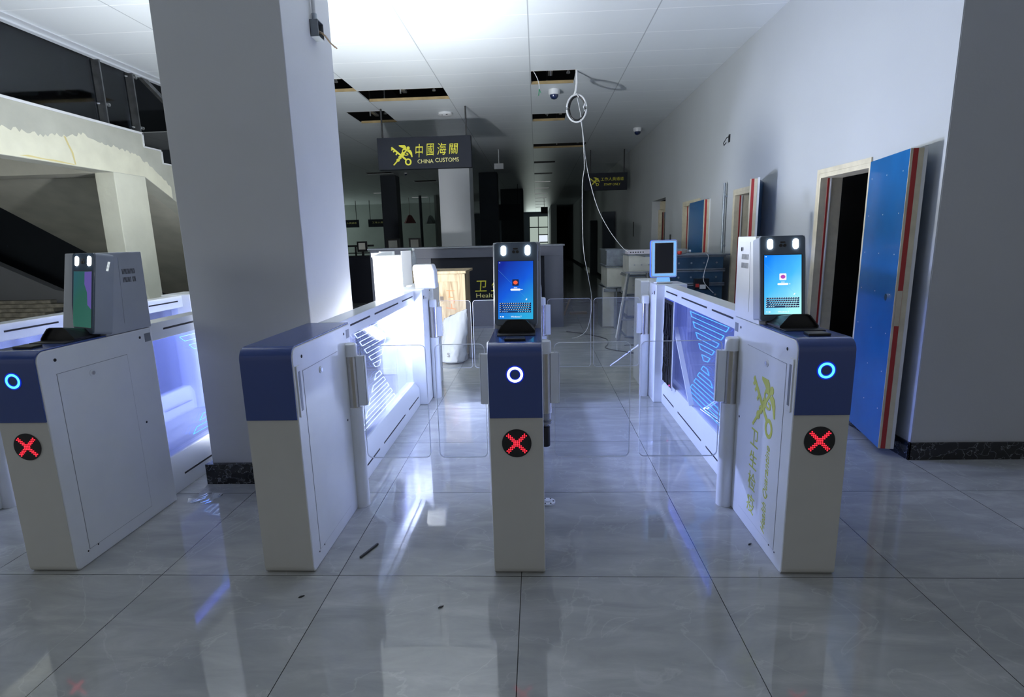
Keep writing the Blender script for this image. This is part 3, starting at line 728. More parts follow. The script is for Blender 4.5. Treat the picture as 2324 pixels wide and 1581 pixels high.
def pivot(parent, x, y, s, lane_to, front=True, exposed=False, base_r=.042):
    """swing post: s = +1 post on the right side; glass reaches local x = lane_to"""
    o = MB()
    if not exposed: o.lathe((x, y, 0), [(base_r, 0), (base_r, .578)], 28)
    o.lathe((x, y, 0), [(.036, .860), (.036, .915), (.033, .925), (.022, .930)], 28)
    p = o.build('swing_post', 'white_metal', parent, smooth=True)
    MB().lathe((x, y, 0), [(.034, .578 if not exposed else .535), (.034, .860)], 32).build('steel_sleeve', 'steel', p, smooth=True)
    if exposed:
        MB().lathe((x, y, 0), [(.028, .50), (.028, .535)], 24).lathe((x+.0, y, 0), [(.036, .475), (.036, .487)], 24).lathe((x, y, 0), [(.014, .455), (.014, .50)], 16).build('gear_collar', 'trim_grey', p, smooth=True)
        MB().lathe((x, y, 0), [(.024, .345), (.026, .352), (.026, .452), (.020, .458)], 24).build('motor', 'black_plastic', p, smooth=True)
        fl = MB().lathe((x+.008, y+.01, 0), [(.042, .001), (.042, .012), (.016, .012), (.016, .02)], 28)
        fl.build('floor_flange', 'white_metal', p, smooth=True)
        mb = MB()
        for k in range(6):
            a = k*PI/3; mb.cyl((x+.008+.031*math.cos(a), y+.01+.031*math.sin(a), .0125), .005, .001, n=10)
        mb.build('flange_holes', 'dark_slot', p)
    c0, c1 = sorted((x+s*.030, x+s*.072))
    MB().box(c0, c1, y-.018, y+.018, .587, .862).box(min(x+s*.072, x+s*.078), max(x+s*.072, x+s*.078), y-.012, y+.012, .587, .862).build('clamp', 'white_metal', p, bevel=.003)
    g0, g1 = sorted((x+s*.05, lane_to))
    pts = rrect(g1-g0, .635, .03, 6, (g0+g1)/2, .597)
    f = MB().prism(pts, 'y', y-.005, y+.005).build('flap_glass', 'glass_clear', parent)
    # thin pale rim round the pane, painted for the light its polished edge catches
    inn = rrect(g1-g0-.004, .631, .029, 6, (g0+g1)/2, .597); mb = MB(); n = len(pts)
    for k in range(n):
        a, b, c, d = pts[k], pts[(k+1) % n], inn[(k+1) % n], inn[k]
        mb.add([(a[0], y-.0052, a[1]), (b[0], y-.0052, b[1]), (c[0], y-.0052, c[1]), (d[0], y-.0052, d[1]), (a[0], y+.0052, a[1]), (b[0], y+.0052, b[1]), (c[0], y+.0052, c[1]), (d[0], y+.0052, d[1])], [(0, 1, 2, 3), (7, 6, 5, 4), (0, 4, 5, 1)])
    mb.build('polished_edge', 'glass_edge', f)
def arrows(parent, x, m, s=1):
    mb = MB(); yc = 1.515
    def seg(a, b): mb.bar((x, a[0], a[1]), (x, b[0], b[1]), .0026, .0026)
    for k in range(5):
        z1 = .905-.065*k; z0 = z1-.034; h1 = .42-.082*k; h0 = h1-.045
        P = [(yc-h1, z1), (yc+h1, z1-.012), (yc+h0, z0-.012), (yc-h0, z0)]
        for i in range(4): seg(P[i], P[(i+1) % 4])
    for k in range(5):
        z0 = .268+.065*k; z1 = z0+.034; h0 = .42-.082*k; h1 = h0-.045
        P = [(yc-h0, z0), (yc+h0, z0), (yc+h1, z1), (yc-h1, z1)]
        for i in range(4): seg(P[i], P[(i+1) % 4])
    return mb.build('etched_arrows', m, parent)
def barrier(parent, arrow_m, tint='glass_blue', lit=False, bay=0):
    """middle section: slotted top and bottom rails with a glass screen between, then the rear cabinet"""
    X = .058; y0, y1 = .70, 2.585
    tr = MB().box(-X, X, y0, y1, .935, 1.035).build('top_rail', 'white_metal', parent, bevel=.003)
    lr = MB().prism([(-X, 0), (-X, .155), (-.02, .212), (.02, .212), (X, .155), (X, 0)], 'y', y0, y1).build('bottom_rail', 'white_metal', parent, bevel=.002)
    for rail, z in ((tr, .985), (lr, .085)):
        mb = MB()
        for s in (-1, 1):
            for a, b in ((.89, 1.27), (1.375, 2.0), (2.13, 2.50)):
                mb.box(min(s*X, s*(X+.0012)), max(s*X, s*(X+.0012)), a, b, z, z+.011)
        mb.build('vent_slots', 'dark_slot', rail)
    g = MB().box(-.006, .006, y0+.02, y1, .205, .940).build('glass_screen', 'glass_lit' if lit else tint, parent)
    if arrow_m: arrows(g, -.009 if parent.location.x > 0 else .009, arrow_m); 
    MB().box(-.010, .010, y0+.05, y1-.02, .925, .934).build('led_strip', 'led_strip_blue' if lit else 'plastic_white', tr)
    # rear cabinet
    R = .132
    rc = MB().box(-R, R, 2.56, 2.88, 0, 1.045).build('rear_cabinet', 'white_metal', parent, bevel=.008)
    MB().box(-.07, .07, 2.86, 3.25, .93, 1.04).box(-.05, .05, 2.86, 3.3, 0, .20).box(-R*.6, R*.6, 2.86, 3.2, .2, .93).build('rear_rail', 'white_metal', rc, bevel=.003)
    MB().prism(rrect(.33, 1.032, .02, 4, 3.33, .516), 'x', -HW-.035, HW+.0).build('end_cabinet', 'white_metal', rc, bevel=.004)
    for s in (-1, 1):
        MB().box(min(s*R, s*(R+.001)), max(s*R, s*(R+.001)), 2.60, 2.63, .955, .985).build('sensor_eye', 'dark_slot', rc)
        MB().cyl((s*R, 2.70, .955), .006, s*.002, 'x', 12).build('screw_hole', 'dark_slot', rc)
    MB().box(min(.08, .08), .081, 2.90, 3.22, .98, .99).build('rear_slot', 'dark_slot', rc)
    return rc
def cabinet(parent, panel_sides, slot_sides, lock_sides, yend, m='white_metal'):
    c = MB().prism(side_profile(), 'x', -HW, HW).build('front_cabinet', m, parent, bevel=.006)
    fp = [p for p in side_profile()[::-1] if p[0] < .05 and p[1] < .1]
    fp = sorted({(round(a, 5), round(b, 5)) for a, b in fp}, key=lambda p: (-p[0], p[1]))
    fp = fp+[(0, .721)]; ob = [(a-.0015 if a < .02 else a, b-.0012 if b < .02 else b) for a, b in fp]
    MB().prism([(a, b) for a, b in ob]+[(a+.001, b+.001) for a, b in fp[::-1]], 'x', -HW+.003, HW-.003).build('front_panel', 'front_grey', c)
    for s in panel_sides:
        pts = [(.086, .915), (.51, .915), (.51, .068), (.086, .068)]
        MB().prism([(a+da, b+db) for (a, b), (da, db) in zip(pts, ((-.002, .002), (.002, .002), (.002, -.002), (-.002, -.002)))], 'x', s*HW, s*(HW+.0006)).build('panel_gap', 'window_grey', c)
        p = MB().prism(pts, 'x', s*(HW+.0004), s*(HW+.0014)).build('access_panel', m, c)
        if s in lock_sides:
            MB().cyl((s*(HW+.001), .275, .876), .017, s*.003, 'x', 24).build('lock_escutcheon', 'white_metal', p, smooth=True)
            MB().cyl((s*(HW+.001), .275, .876), .009, s*.008, 'x', 20).build('lock', 'chrome', p, smooth=True)
    for s in slot_sides:
        f = MB().prism(rrect(.040, .225, .006, 4, .037, .838), 'x', s*HW, s*(HW+.006)).build('sensor_frame', 'white_metal', c, bevel=.0015)
        MB().box(min(s*HW, s*(HW+.0068)), max(s*HW, s*(HW+.0068)), .028, .047, .752, .925).build('sensor_window', 'window_grey', f)
    for s in (-1, 1):
        for y, z, r in ((.09, .979, .0075), (.572, .528, .006), (.62, .985, .007), (.075, .062, .004), (.135, .062, .004)): MB().cyl((s*HW, y, z), r, s*.001, 'x', 12).build('screw_hole', 'dark_slot', c)
    for s in (-1, 1): MB().box(min(s*HW, s*(HW+.001)), max(s*HW, s*(HW+.001)), .655, .70, .955, 1.0).build('reader_patch', 'window_grey', c)
    cover(parent, yend)
    return c
GY = 2.185
def gate(cx, label, kind='gates of the entry row'):
    return empty('turnstile_gate', (cx, GY, 0), label, 'turnstile', kind)
GX = [-3.22, -2.245, -1.135, -.097, 1.143]
SG = HW+.015
# far left gate: only its rail and rear part reach the picture
g = gate(GX[0], 'leftmost white gate, cut off by the picture edge, with its slotted rail brightly lit')
cabinet(g, (1,), (), (1,), .71); barrier(g, None); pivot(g, SG, .655, 1, .44); pivot(g, .172, 2.80, 1, .48)
# gate with the screen turned away to the left
g = gate(GX[1], 'gate with a greenish screen turned sideways and a cyan ring, left of the big column')
cabinet(g, (1,), (), (1,), .40); led_ring(g, 'ring_cyan'); cross(g); top_devices(g); kiosk(g, 'screen_green', -25, .012, off=True, vents=1); barrier(g, 'etch_blue', lit=True)
pivot(g, -SG, .655, -1, -.46); pivot(g, -.172, 2.80, -1, -.46)
# gate without screen
g = gate(GX[2], 'blue-capped gate without a screen, in front of the big grey column')
cabinet(g, (1,), (1,), (1,), .71); barrier(g, 'etch_white')
pivot(g, SG, .655, 1, .535); pivot(g, .172, 2.815, 1, .52)
rc = [c for c in g.children if c.name.startswith('rear_cabinet')][0]
MB().prism([(2.95, 1.035), (2.72, 1.23), (2.75, 1.25), (3.30, 1.25), (3.45, 1.035)], 'x', -.04, .19).build('tablet_back', 'white_metal', rc, bevel=.012) if False else MB().prism([(.05, 1.04), (.035, 1.23), (.05, 1.255), (.21, 1.255), (.23, 1.20), (.235, 1.04)], 'y', 2.66, 2.80).build('angled_head', 'white_metal', rc, bevel=.012)
# middle gate, side cover off
g = gate(GX[3], 'middle gate with a bright blue login screen and white ring, motor showing on its right')
cabinet(g, (), (), (), .40); led_ring(g, 'ring_white'); cross(g); top_devices(g); kiosk(g, 'screen_blue', -5, -.008, dark='ui_navy', icon='ui_navy', icon2='ui_red', vents=1); barrier(g, None)
pivot(g, SG, .655, 1, .580, exposed=True); pivot(g, -SG-.01, .655, -1, -.455); pivot(g, .135, 2.80, 1, .58); pivot(g, -.172, 2.815, -1, -.50)
# right gate
g = gate(GX[4], 'rightmost gate with a cyan login screen, yellow badge on its side and glowing blue arrows')
cab = cabinet(g, (-1,), (-1,), (-1,), .40); led_ring(g, 'ring_cyan'); cross(g); top_devices(g, .0); kiosk(g, 'screen_cyan', -1, -.016, vents=-1); rc4 = barrier(g, 'etch_blue', lit=True)
pivot(g, -SG-.012, .655, -1, -.608); pivot(g, -.172, 2.80, -1, -.636)
# open bay with its cables in the right gate (cover missing)
bay = MB().box(-.0605, -.0575, 2.22, 2.555, .215, .925).build('open_bay', 'void', g)
MB().box(-.062, -.056, 2.545, 2.56, .205, .935).box(-.062, -.056, 2.205, 2.22, .205, .935).build('bay_frame', 'white_metal', bay)
random.seed(5)
for k in range(6):
    y = 2.28+.045*k; pts = []
    for i in range(9):
        z = .90-.68*i/8; pts.append((-.065+random.uniform(-.002, .002), y+random.uniform(-.02, .02), z))
    MB().tube(pts, .003+.003*(k % 2), 6).build('cable', 'cable_matt', bay, smooth=True)
for zc, r in ((.47, .06), (.42, .07), (.62, .05)):
    MB().tube([(-.072, 2.38+r*1.5*math.cos(a*PI/10), zc+r*.5*math.sin(a*PI/10)) for a in range(20)], .004, 6, True).build('cable', 'cable_matt', bay, smooth=True)
MB().box(-.074, -.070, 2.24, 2.25, .235, .245).build('pink_status_led', 'led_pink', bay)
MB().bar((-.025, 2.28, .72), (-.025, 1.75, .22), .035, .012).build('leaning_cover_strip', 'plastic_white', g)
light('led_strip_light', 'AREA', (GX[4]-.028, GY+1.6, .225), 6, (.34, .42, 1.0), 1.7, None, .02).rotation_euler = Vector((-.60, 0, .80)).to_track_quat('-Z', 'X').to_euler()
# side badge and lettering on the right gate's lane side: u runs towards the visitor (-y), v down
sx = -HW-.0016
def PB(u, v): return Vector((sx, .418-(u/470)*.262, .808-(v/450)*.268))
mb = MB()
# the badge stands slightly tall on the panel
badge(mb, PB, (-.0012, 0, 0)); mb.build('key_and_staff_badge', 'logo_yellow', cab)
for ch, z, h in (('卫', .447, .085), ('生', .335, .085), ('检', .222, .09), ('疫', .105, .095)):
    text(ch, 'side_lettering', 'logo_yellow', cab, (sx, .405, z), (0, -1, 0), (0, 0, 1), .088, h, .001)
text('Health Quarantine', 'side_lettering', 'logo_yellow', cab, (sx, .178, .085), (0, 0, 1), (0, 1, 0), .425, .052, .001, shear=.35)
# tablet on the right gate's rear cabinet
t = MB().prism(rrect(.228, .318, .018, 6, 0, .207), 'y', 0, .035).build('tablet_terminal', 'tablet_side', rc4, bevel=.003)
t.location = (-.05, 2.64, 1.05); t.rotation_euler = (math.radians(-4), 0, math.radians(3))
MB().prism(rrect(.222, .312, .016, 6, 0, .207), 'y', -.004, 0).build('tablet_rim', 'plastic_white', t)
MB().prism(rrect(.206, .296, .010, 6, 0, .207), 'y', -.005, -.004).build('glowing_frame', 'tablet_frame', t)
MB().prism(rrect(.164, .262, .003, 4, 0, .212), 'y', -.006, -.005).build('screen_border', 'plastic_white', t)
MB().box(-.078, .078, -.007, -.006, .085, .339).build('dark_screen', 'black_plastic', t)
MB().prism([(-.052, .048), (.052, .048), (.06, .0), (-.06, 0)], 'y', .004, .032).build('tablet_neck', 'tablet_frame', t, bevel=.003)
MB().box(-.07, .07, -.03, .07, -.003, .010).build('tablet_foot', 'plastic_white', t, bevel=.003)
# ================================================================== HANGING SIGNS
def badge_on(parent, x0, z1, w, h, y, m):
    mb = MB(); badge(mb, lambda u, v: Vector((x0+u/470*w, y, z1-v/450*h)), (0, -.006, 0)); return mb.build('key_and_staff_badge', m, parent)
t = empty('hanging_sign', (-1.78, 9.26, 2.61), 'dark hanging sign with yellow badge and CHINA CUSTOMS lettering in front of the pale column', 'sign')
bd = wb(MB().box(-2.54, -1.025, 9.20, 9.32, 2.61, 3.10), 'sign_board', 'sign_dark', t, bevel=.004)
for x in (-2.46, -1.10): wb(MB().box(x-.012, x+.012, 9.25, 9.274, 3.10, CZ), 'suspension_rod', 'black_satin', t)
X = lambda px: -2.54+(px-125)/(2140-125)*1.515
Z = lambda py: 3.10-(py-180)/(870-180)*.49
def loc_text(s, m, t, px0, px1, py1, py0, sh=0, name='sign_lettering'):
    o = root_of(t); return text(s, name, m, t, (X(px0)-o.x, 9.199-o.y, Z(py1)-o.z), (1, 0, 0), (0, 0, 1), X(px1)-X(px0), Z(py0)-Z(py1), .006, sh)
o = root_of(t); mb = MB(); badge(mb, lambda u, v: Vector((X(410+u)-o.x, 9.199-o.y, Z(345+v*1.0)-o.z)), (0, -.006, 0)); mb.build('key_and_staff_badge', 'sign_yellow', t)
for ch, a, b, c, d in (('中', 945, 1110, 625, 335), ('國', 1180, 1350, 590, 335), ('海', 1415, 1610, 585, 330), ('關', 1665, 1865, 570, 350)): loc_text(ch, 'sign_yellow', t, a, b, c, d, .12)
loc_text('CHINA', 'sign_pale_yellow', t, 980, 1320, 755, 670); loc_text('CUSTOMS', 'sign_pale_yellow', t, 1365, 1870, 740, 650)
t = empty('hanging_sign', (1.8, 14.2, 2.59), 'small dark hanging sign with a dim badge and STAFF ONLY lettering by the right wall', 'sign')
wb(MB().box(1.20, 2.25, 14.15, 14.25, 2.59, 3.0), 'sign_board', 'sign_dark', t, bevel=.004)
for x in (1.35, 2.175): wb(MB().box(x-.012, x+.012, 14.19, 14.21, 3.0, CZ), 'suspension_rod', 'black_satin', t)
o = root_of(t); mb = MB(); badge(mb, lambda u, v: Vector((1.33+u/470*.24-o.x, 14.149-o.y, 2.90-v/450*.21-o.z)), (0, -.006, 0)); mb.build('key_and_staff_badge', 'sign_yellow', t)
text('工作人員通道', 'sign_lettering', 'sign_yellow', t, (1.60-o.x, 14.149-o.y, 2.81-o.z), (1, 0, 0), (0, 0, 1), .56, .085, .004)
text('STAFF ONLY', 'sign_lettering', 'sign_yellow', t, (1.68-o.x, 14.149-o.y, 2.70-o.z), (1, 0, 0), (0, 0, 1), .40, .055, .004)
for x0, x1, s, lb in ((-9.75, -8.95, '人員通道', 'dark hanging sign far off at the left edge of the hall, nearer the big column'), (-8.45, -7.6, '工作人員', 'dark hanging sign with a faint badge far off, left of the dark column')):
    t = empty('hanging_sign', ((x0+x1)/2, 28, 2.25), lb, 'sign', 'far hanging signs')
    wb(MB().box(x0, x1, 28, 28.1, 2.25, 2.62), 'sign_board', 'sign_dark', t)
    for x in (x0+.1, x1-.1): wb(MB().box(x-.012, x+.012, 28.04, 28.06, 2.62, CZ), 'suspension_rod', 'black_satin', t)
    o = root_of(t); text(s, 'sign_lettering', 'sign_pale_yellow', t, (x0+.2-o.x, 27.999-o.y, 2.42-o.z), (1, 0, 0), (0, 0, 1), x1-x0-.3, .09, .004)
# ================================================================== COUNTER
t = empty('inspection_counter', (-.8, 9.6, 0), 'long dark grey counter with black recess and yellow Health lettering behind the middle gate', 'counter')
wb(MB().box(-2.75, .427, 9.07, 9.13, 1.18, 1.335).box(.12, .427, 9.07, 9.13, 0, 1.18).box(-2.75, -1.74, 9.07, 9.13, 0, 1.18).box(.367, .427, 9.13, 10.0, 0, 1.335).box(-2.75, -2.69, 9.13, 10, 0, 1.335), 'carcass', 'counter_grey', t, bevel=.002)
wb(MB().box(-1.74, .12, 9.13, 9.16, .03, 1.18), 'recessed_panel', 'counter_black', t)
wb(MB().box(-1.74, .12, 9.10, 9.13, 0, .03), 'plinth', 'counter_grey', t)
wb(MB().box(-2.78, .45, 9.04, 10.02, 1.335, 1.36), 'worktop', 'counter_top', t, bevel=.003)
o = root_of(t)
for i, ch in enumerate('卫生检疫'): text(ch, 'counter_lettering', 'sign_yellow', t, (-1.035+i*.265-o.x, 9.129-o.y, .615-o.z), (1, 0, 0), (0, 0, 1), .19, .18, .006, .1)
text('Health  Quarantine', 'counter_lettering', 'sign_pale_yellow', t, (-1.02-o.x, 9.129-o.y, .50-o.z), (1, 0, 0), (0, 0, 1), 1.02, .085, .006)
# desk things behind the counter
def monitor(x, y, z, w, h, label, paper=True):
    t = empty('counter_monitor', (x, y, z), label, 'monitor', 'monitors on the rear desks')
    wb(MB().box(x-w/2, x+w/2, y, y+.03, z+.10, z+.10+h), 'display_back', 'black_plastic', t, bevel=.004)
    wb(MB().box(x-.03, x+.03, y+.02, y+.05, z+.01, z+.2).box(x-.12, x+.12, y-.06, y+.12, z, z+.012), 'monitor_stand', 'black_plastic', t)
    if paper: wb(MB().box(x-w*.34, x+w*.30, y-.003, y-.001, z+.16, z+.06+h), 'paper_note', 'paper', t)
tag(wb(MB().box(-7.5, -2.2, 13.4, 14.4, 1.10, 1.14).box(-7.5, -2.2, 13.4, 13.44, .0, 1.10).box(-7.48, -7.44, 13.44, 14.36, 0, 1.1).box(-2.3, -2.26, 13.44, 14.36, 0, 1.1), 'rear_desk', 'counter_black', bevel=.003), 'long black desk with screens behind the front counter', 'desk')
monitor(-3.55, 13.7, 1.14, .34, .30, 'dark monitor with a cream note taped on, left of the two noted monitors')
monitor(-3.02, 13.75, 1.14, .30, .31, 'dark monitor with a white note taped on, nearest the pale column')
monitor(-4.35, 13.75, 1.14, .26, .26, 'dark monitor with a small white slip, beside the dark column')
for x, w, lb in ((-3.28, .16, 'loose white paper leaning between the two noted monitors'), (-2.76, .10, 'small white carton beside the pale column on the rear desk')):
    e = wb(MB().bar((x-w/2, 13.62, 1.16), (x+w/2, 13.62, 1.21), .02, .09), 'desk_paper', 'paper'); e.location.z = 1.142; tag(e, lb, 'paper')
t = empty('dark_railing', (-5.6, 14.9, 0), 'black rail fence far back, left behind the bottle', 'railing')
for x in (-6.9, -5.9, -4.9): wb(MB().box(x-.02, x+.02, 14.9, 14.94, 0, 1.39), 'railing_post', 'black_satin', t)
wb(MB().box(-6.95, -4.4, 14.88, 14.96, 1.36, 1.41).box(-6.95, -4.4, 14.9, 14.94, 1.18, 1.21), 'rail', 'black_satin', t)
for x, z, m, lb in ((-6.1, 2.35, 'red_dark', 'dark red hanging lamp shade, far off left of the thin mast'), (-5.1, 2.3, 'post_steel', 'grey hanging lamp shade, far off right of the thin mast')):
    if m == 'red_dark': mat('red_dark', (.12, .02, .025), .6)
    t = MB().lathe((x, 27, z), [(.30, 0), (.10, .36), (.02, .40)], 6); t.cyl((x, 27, z+.4), .008, CZ-z-.4, n=6)
    tag(wb(t, 'hanging_lampshade', m), lb, 'lampshade', 'far lamp shades')
tag(wb(MB().cyl((-5.35, 26, 0), .07, CZ-.01, n=10), 'thin_mast', 'dark_wall', smooth=True), 'thin dark mast standing between the two far lamp shades', 'mast')
# ================================================================== CRATE, SACK, BOTTLE, WHITE CASE
t = empty('plywood_crate', (-1.2, 7.0, 0), 'tall plywood crate with orange scrawl and black Chinese stencils behind the lane', 'crate')
wb(MB().box(-1.66, -.90, 6.665, 7.33, .02, 1.065), 'crate_body', 'crate_wood', t)
wb(MB().box(-1.69, -.86, 6.63, 7.36, 1.065, 1.095), 'crate_lid', 'crate_wood', t, bevel=.002)
mb = MB()
for x in (-1.66, -.965): mb.box(x, x+.09, 6.645, 6.668, .02, 1.06)
mb.box(-1.57, -.965, 6.645, 6.668, .97, 1.06).box(-1.57, -.965, 6.645, 6.668, .02, .11); wb(mb, 'batten', 'crate_wood', t, bevel=.002)
o = root_of(t)
mb = MB()
for a, b in (((-1.11, .86), (-1.01, .855)), ((-1.075, .855), (-1.07, .78)), ((-1.09, .78), (-1.03, .775)), ((-1.085, .74), (-1.02, .735)), ((-1.02, .735), (-1.025, .70)), ((-1.12, .65), (-1.00, .63)), ((-1.055, .70), (-1.05, .64))):
    mb.bar((a[0]-o.x, 6.664-o.y, a[1]), (b[0]-o.x, 6.664-o.y, b[1]), .002, .008)
mb.build('orange_scrawl', 'orange_paint', t)
for i, ch in enumerate('方精密仪器'): text(ch, 'stencil_lettering', 'ink', t, (-1.285-o.x, 6.664-o.y, .74-i*.105), (1, 0, 0), (0, 0, 1), .08, .085, .001)
wb(MB().box(-1.19, -1.15, 6.661, 6.664, .74, .79), 'stencil_mark', 'ink', t)
# sack: crumpled closed bag leaning on the crate
random.seed(21)
from mathutils import noise as mn
mb = MB(); n = 64; rows = 44; vs = []
for j in range(rows+1):
    t_ = j/rows; z = .004+.58*t_
    w = .165*(1-.12*t_)*min(1, (t_/.06+.05)**.4); d = (.13*(1-t_**1.8)+.010)*min(1, (t_/.06+.05)**.4)
    for i in range(n):
        a = 2*PI*i/n; q = Vector((math.cos(a)*1.3, math.sin(a)*1.3, t_*3.2))
        cr = abs(mn.noise(q*1.5+Vector((3, 1, 2))))+.5*abs(mn.noise(q*3.4))+.25*abs(mn.noise(q*7))
        sag = .020*mn.noise(Vector((t_*4, a*.6, 5)))
        rr = 1+.16*(.35-cr); up = .06*math.cos(a)*t_**3+.02*mn.noise(Vector((math.cos(a)*3, math.sin(a)*3, 1)))*t_
        vs.append((-1.04+.045*t_+math.cos(a)*w*rr+sag, 6.455+.12*t_+math.sin(a)*d*rr+(.02*(.3-cr))*t_, z+up))
fs = [(j*n+i, j*n+(i+1) % n, (j+1)*n+(i+1) % n, (j+1)*n+i) for j in range(rows) for i in range(n)]+[tuple(range(n-1, -1, -1)), tuple(range(rows*n, rows*n+n))]
mb.add(vs, fs); sk = wb(mb, 'woven_sack', 'sack', smooth=True); tag(sk, 'crumpled white woven sack leaning against the plywood crate', 'sack')
b_ = Vector(sk.location); text('S', 'sack_mark', 'ink', sk, (-1.08-b_.x, 6.33-b_.y, .10), (1, 0, 0), (0, 0, 1), .025, .05, .002)
tag(wb(MB().box(-.87, -.80, 6.7, 6.85, 0, .16), 'bag_of_scraps', 'sack', bevel=.02), 'small grey bundle on the floor at the right foot of the crate', 'bundle')
# bottle
t = empty('water_bottle', (-1.54, 6.9, 1.095), 'clear plastic water bottle with white cap standing on the plywood crate', 'bottle')
MB().lathe((0, 0, 0), [(.030, 0), (.034, .01), (.034, .06), (.031, .075), (.034, .09), (.034, .15), (.030, .19), (.014, .235), (.013, .255)], 20).build('bottle_body', 'bottle_plastic', t, smooth=True)
MB().lathe((0, 0, 0), [(.016, .252), (.016, .280), (.012, .283)], 18).build('cap', 'plastic_white', t, smooth=True)
MB().tube([(-.02+.018*math.cos(a*PI/6)-.015, 0, .268+.012*math.sin(a*PI/6)) for a in range(12)], .0015, 5, True).build('cap_strap', 'cable_green', t)
t = tag(wb(MB().box(-1.40, -1.22, 6.72, 6.90, 1.096, 1.11), 'folded_cloth', 'foil', bevel=.006), 'small grey folded sheet lying on the plywood crate', 'cloth')
# white foam case
t = empty('foam_case', (-1.6, 6.05, 0), 'tall white foam-lined case with open flaps, blown bright, left of the crate', 'case')
wb(MB().box(-1.765, -1.455, 5.90, 6.20, .0, 1.315), 'case_body', 'foam_white', t, bevel=.01)
wb(MB().prism([(-1.775, 5.90), (-1.765, 5.90), (-1.62, 6.22), (-1.63, 6.22)], 'z', 1.30, 1.345).box(-1.775, -1.60, 6.20, 6.215, 1.2, 1.355), 'flap', 'plastic_white', t)
wb(MB().prism([(-1.455, 5.91), (-1.450, 5.90), (-1.385, 6.08), (-1.39, 6.09)], 'z', .9, 1.36), 'side_flap', 'wall_paint_grey', t)
# ================================================================== WORK LAMPS
def work_lamp(p, label):
    x, y, z = p
    t = empty('work_lamp', (x, y, 0), label, 'lamp')
    MB().lathe((0, 0, 0), [(.012, .0), (.012, z-.12)], 12).build('pole', 'aluminium', t, smooth=True)
    for k in range(3):
        a = 2*PI*k/3+.5; MB().bar((0, 0, .16), (.15*math.cos(a), .15*math.sin(a), .006), .012, .012).build('leg', 'black_satin', t)
    MB().lathe((0, 0, z-.12), [(.03, 0), (.045, .05)], 16).build('socket', 'black_plastic', t, smooth=True)
work_lamp(LAMP_A, 'bright work lamp on a short tripod hidden behind the big column')
t = empty('flood_lamp', (LAMP_B[0], LAMP_B[1], 0), 'second bright work lamp on a stand between the big column and the glass rail', 'lamp')
MB().lathe((0, 0, 0), [(.10, .0), (.10, .02), (.012, .03), (.012, LAMP_B[2]-.06)], 20).build('stand', 'aluminium', t, smooth=True)
h_ = MB().box(-.12, .12, -.09, .09, -.0, .05).build('lamp_head', 'black_plastic', t, bevel=.004)
h_.rotation_euler = FLOOD.to_track_quat('Z', 'Y').to_euler(); h_.location = Vector((0, 0, LAMP_B[2]))-FLOOD*.055
# ================================================================== DUCTS, LADDER AND CLUTTER on the right
def duct(x0, x1, y0, y1, z0, z1, m, label, group='stacked metal duct pieces', end=True):
    t = empty('duct_piece', ((x0+x1)/2, (y0+y1)/2, z0), label, 'duct', group)
    wb(MB().box(x0+.02, x1-.02, y0+.02, y1-.02, z0+.002, z1-.002), 'duct_shell', m, t)
    fl = MB()
    for z in (z0+.003, z1-.02): fl.box(x0, x1, y0, y1, z, z+.017)
    wb(fl, 'flange', 'galvanised', t, bevel=.002)
    sc = MB()
    for k in range(4):
        u = x0+.1+(x1-x0-.2)*k/3; sc.cyl((u, y0+.02, (z0+z1)/2), .012, -.006, 'y', 8)
    if x1-x0 > .5: wb(sc, 'bolts', 'aluminium', t)
    return t
duct(1.07, 1.42, 8.75, 9.6, 1.0, 1.265, 'galvanised', 'topmost small galvanised duct of the left stack by the ladder')
duct(1.08, 1.42, 8.75, 9.6, .66, 1.0, 'duct_cream', 'cream duct in the middle of the left stack by the ladder')
t = empty('duct_piece', (1.2, 9.1, 0), 'tall upright galvanised duct at the bottom of the left stack', 'duct', 'stacked metal duct pieces')
wb(MB().box(1.05, 1.07, 9.0, 9.55, 0, .655).box(1.05, 1.40, 8.76, 8.775, .60, .655).box(1.24, 1.26, 8.76, 9.0, 0, .655).box(1.05, 1.26, 9.53, 9.55, 0, .655), 'duct_shell', 'galvanised', t)
wb(MB().box(1.06, 1.24, 8.98, 9.0, .01, .65), 'duct_side', 'duct_cream', t)
zz = [(0, .30), (.30, .62), (.62, .90), (.90, 1.20)]
for i, (a, b) in enumerate(zz):
    duct(1.28+.015*(i % 2), 1.80, 8.0, 8.6, a, b, 'duct_cream', ['bottom', 'second from bottom', 'second from top', 'topmost'][i]+' cream duct of the middle stack behind the ladder')
for i, (a, b) in enumerate([(0, .30), (.30, .60), (.60, .86), (.86, 1.03), (1.03, 1.205)]):
    duct(1.62, 2.27, 6.80, 7.35, a, b, 'duct_blue', ['bottom', 'second from bottom', 'middle', 'second from top', 'topmost'][i]+' dark blue-grey duct of the right stack by the wall')
tag(wb(MB().box(1.3, 2.31, 6.76, 7.42, 1.206, 1.222), 'metal_sheet', 'galvanised', bevel=.002), 'flat metal sheet lying on the dark blue duct stack', 'sheet')
t = empty('electric_box', (1.93, 6.78, .83), 'small open wiring box hung on the front of the dark duct stack', 'box')
wb(MB().box(1.90, 2.07, 6.75, 6.80, .80, .93), 'box_shell', 'black_plastic', t)
wb(MB().box(1.91, 1.95, 6.742, 6.75, .83, .87), 'red_terminal', 'red_plastic', t)
wb(MB().box(1.96, 2.03, 6.742, 6.75, .81, .86), 'white_terminal', 'plastic_white', t)
tag(wb(MB().tube(smooth_path([(2.02, 6.745, 1.228), (2.045, 6.735, 1.18), (2.0, 6.73, 1.0), (2.0, 6.73, .9), (2.06, 6.73, .82), (2.12, 6.73, .76)]), .004, 6), 'thin_cable', 'cable_white', smooth=True), 'thin white cable hanging down the dark duct stack', 'cable')
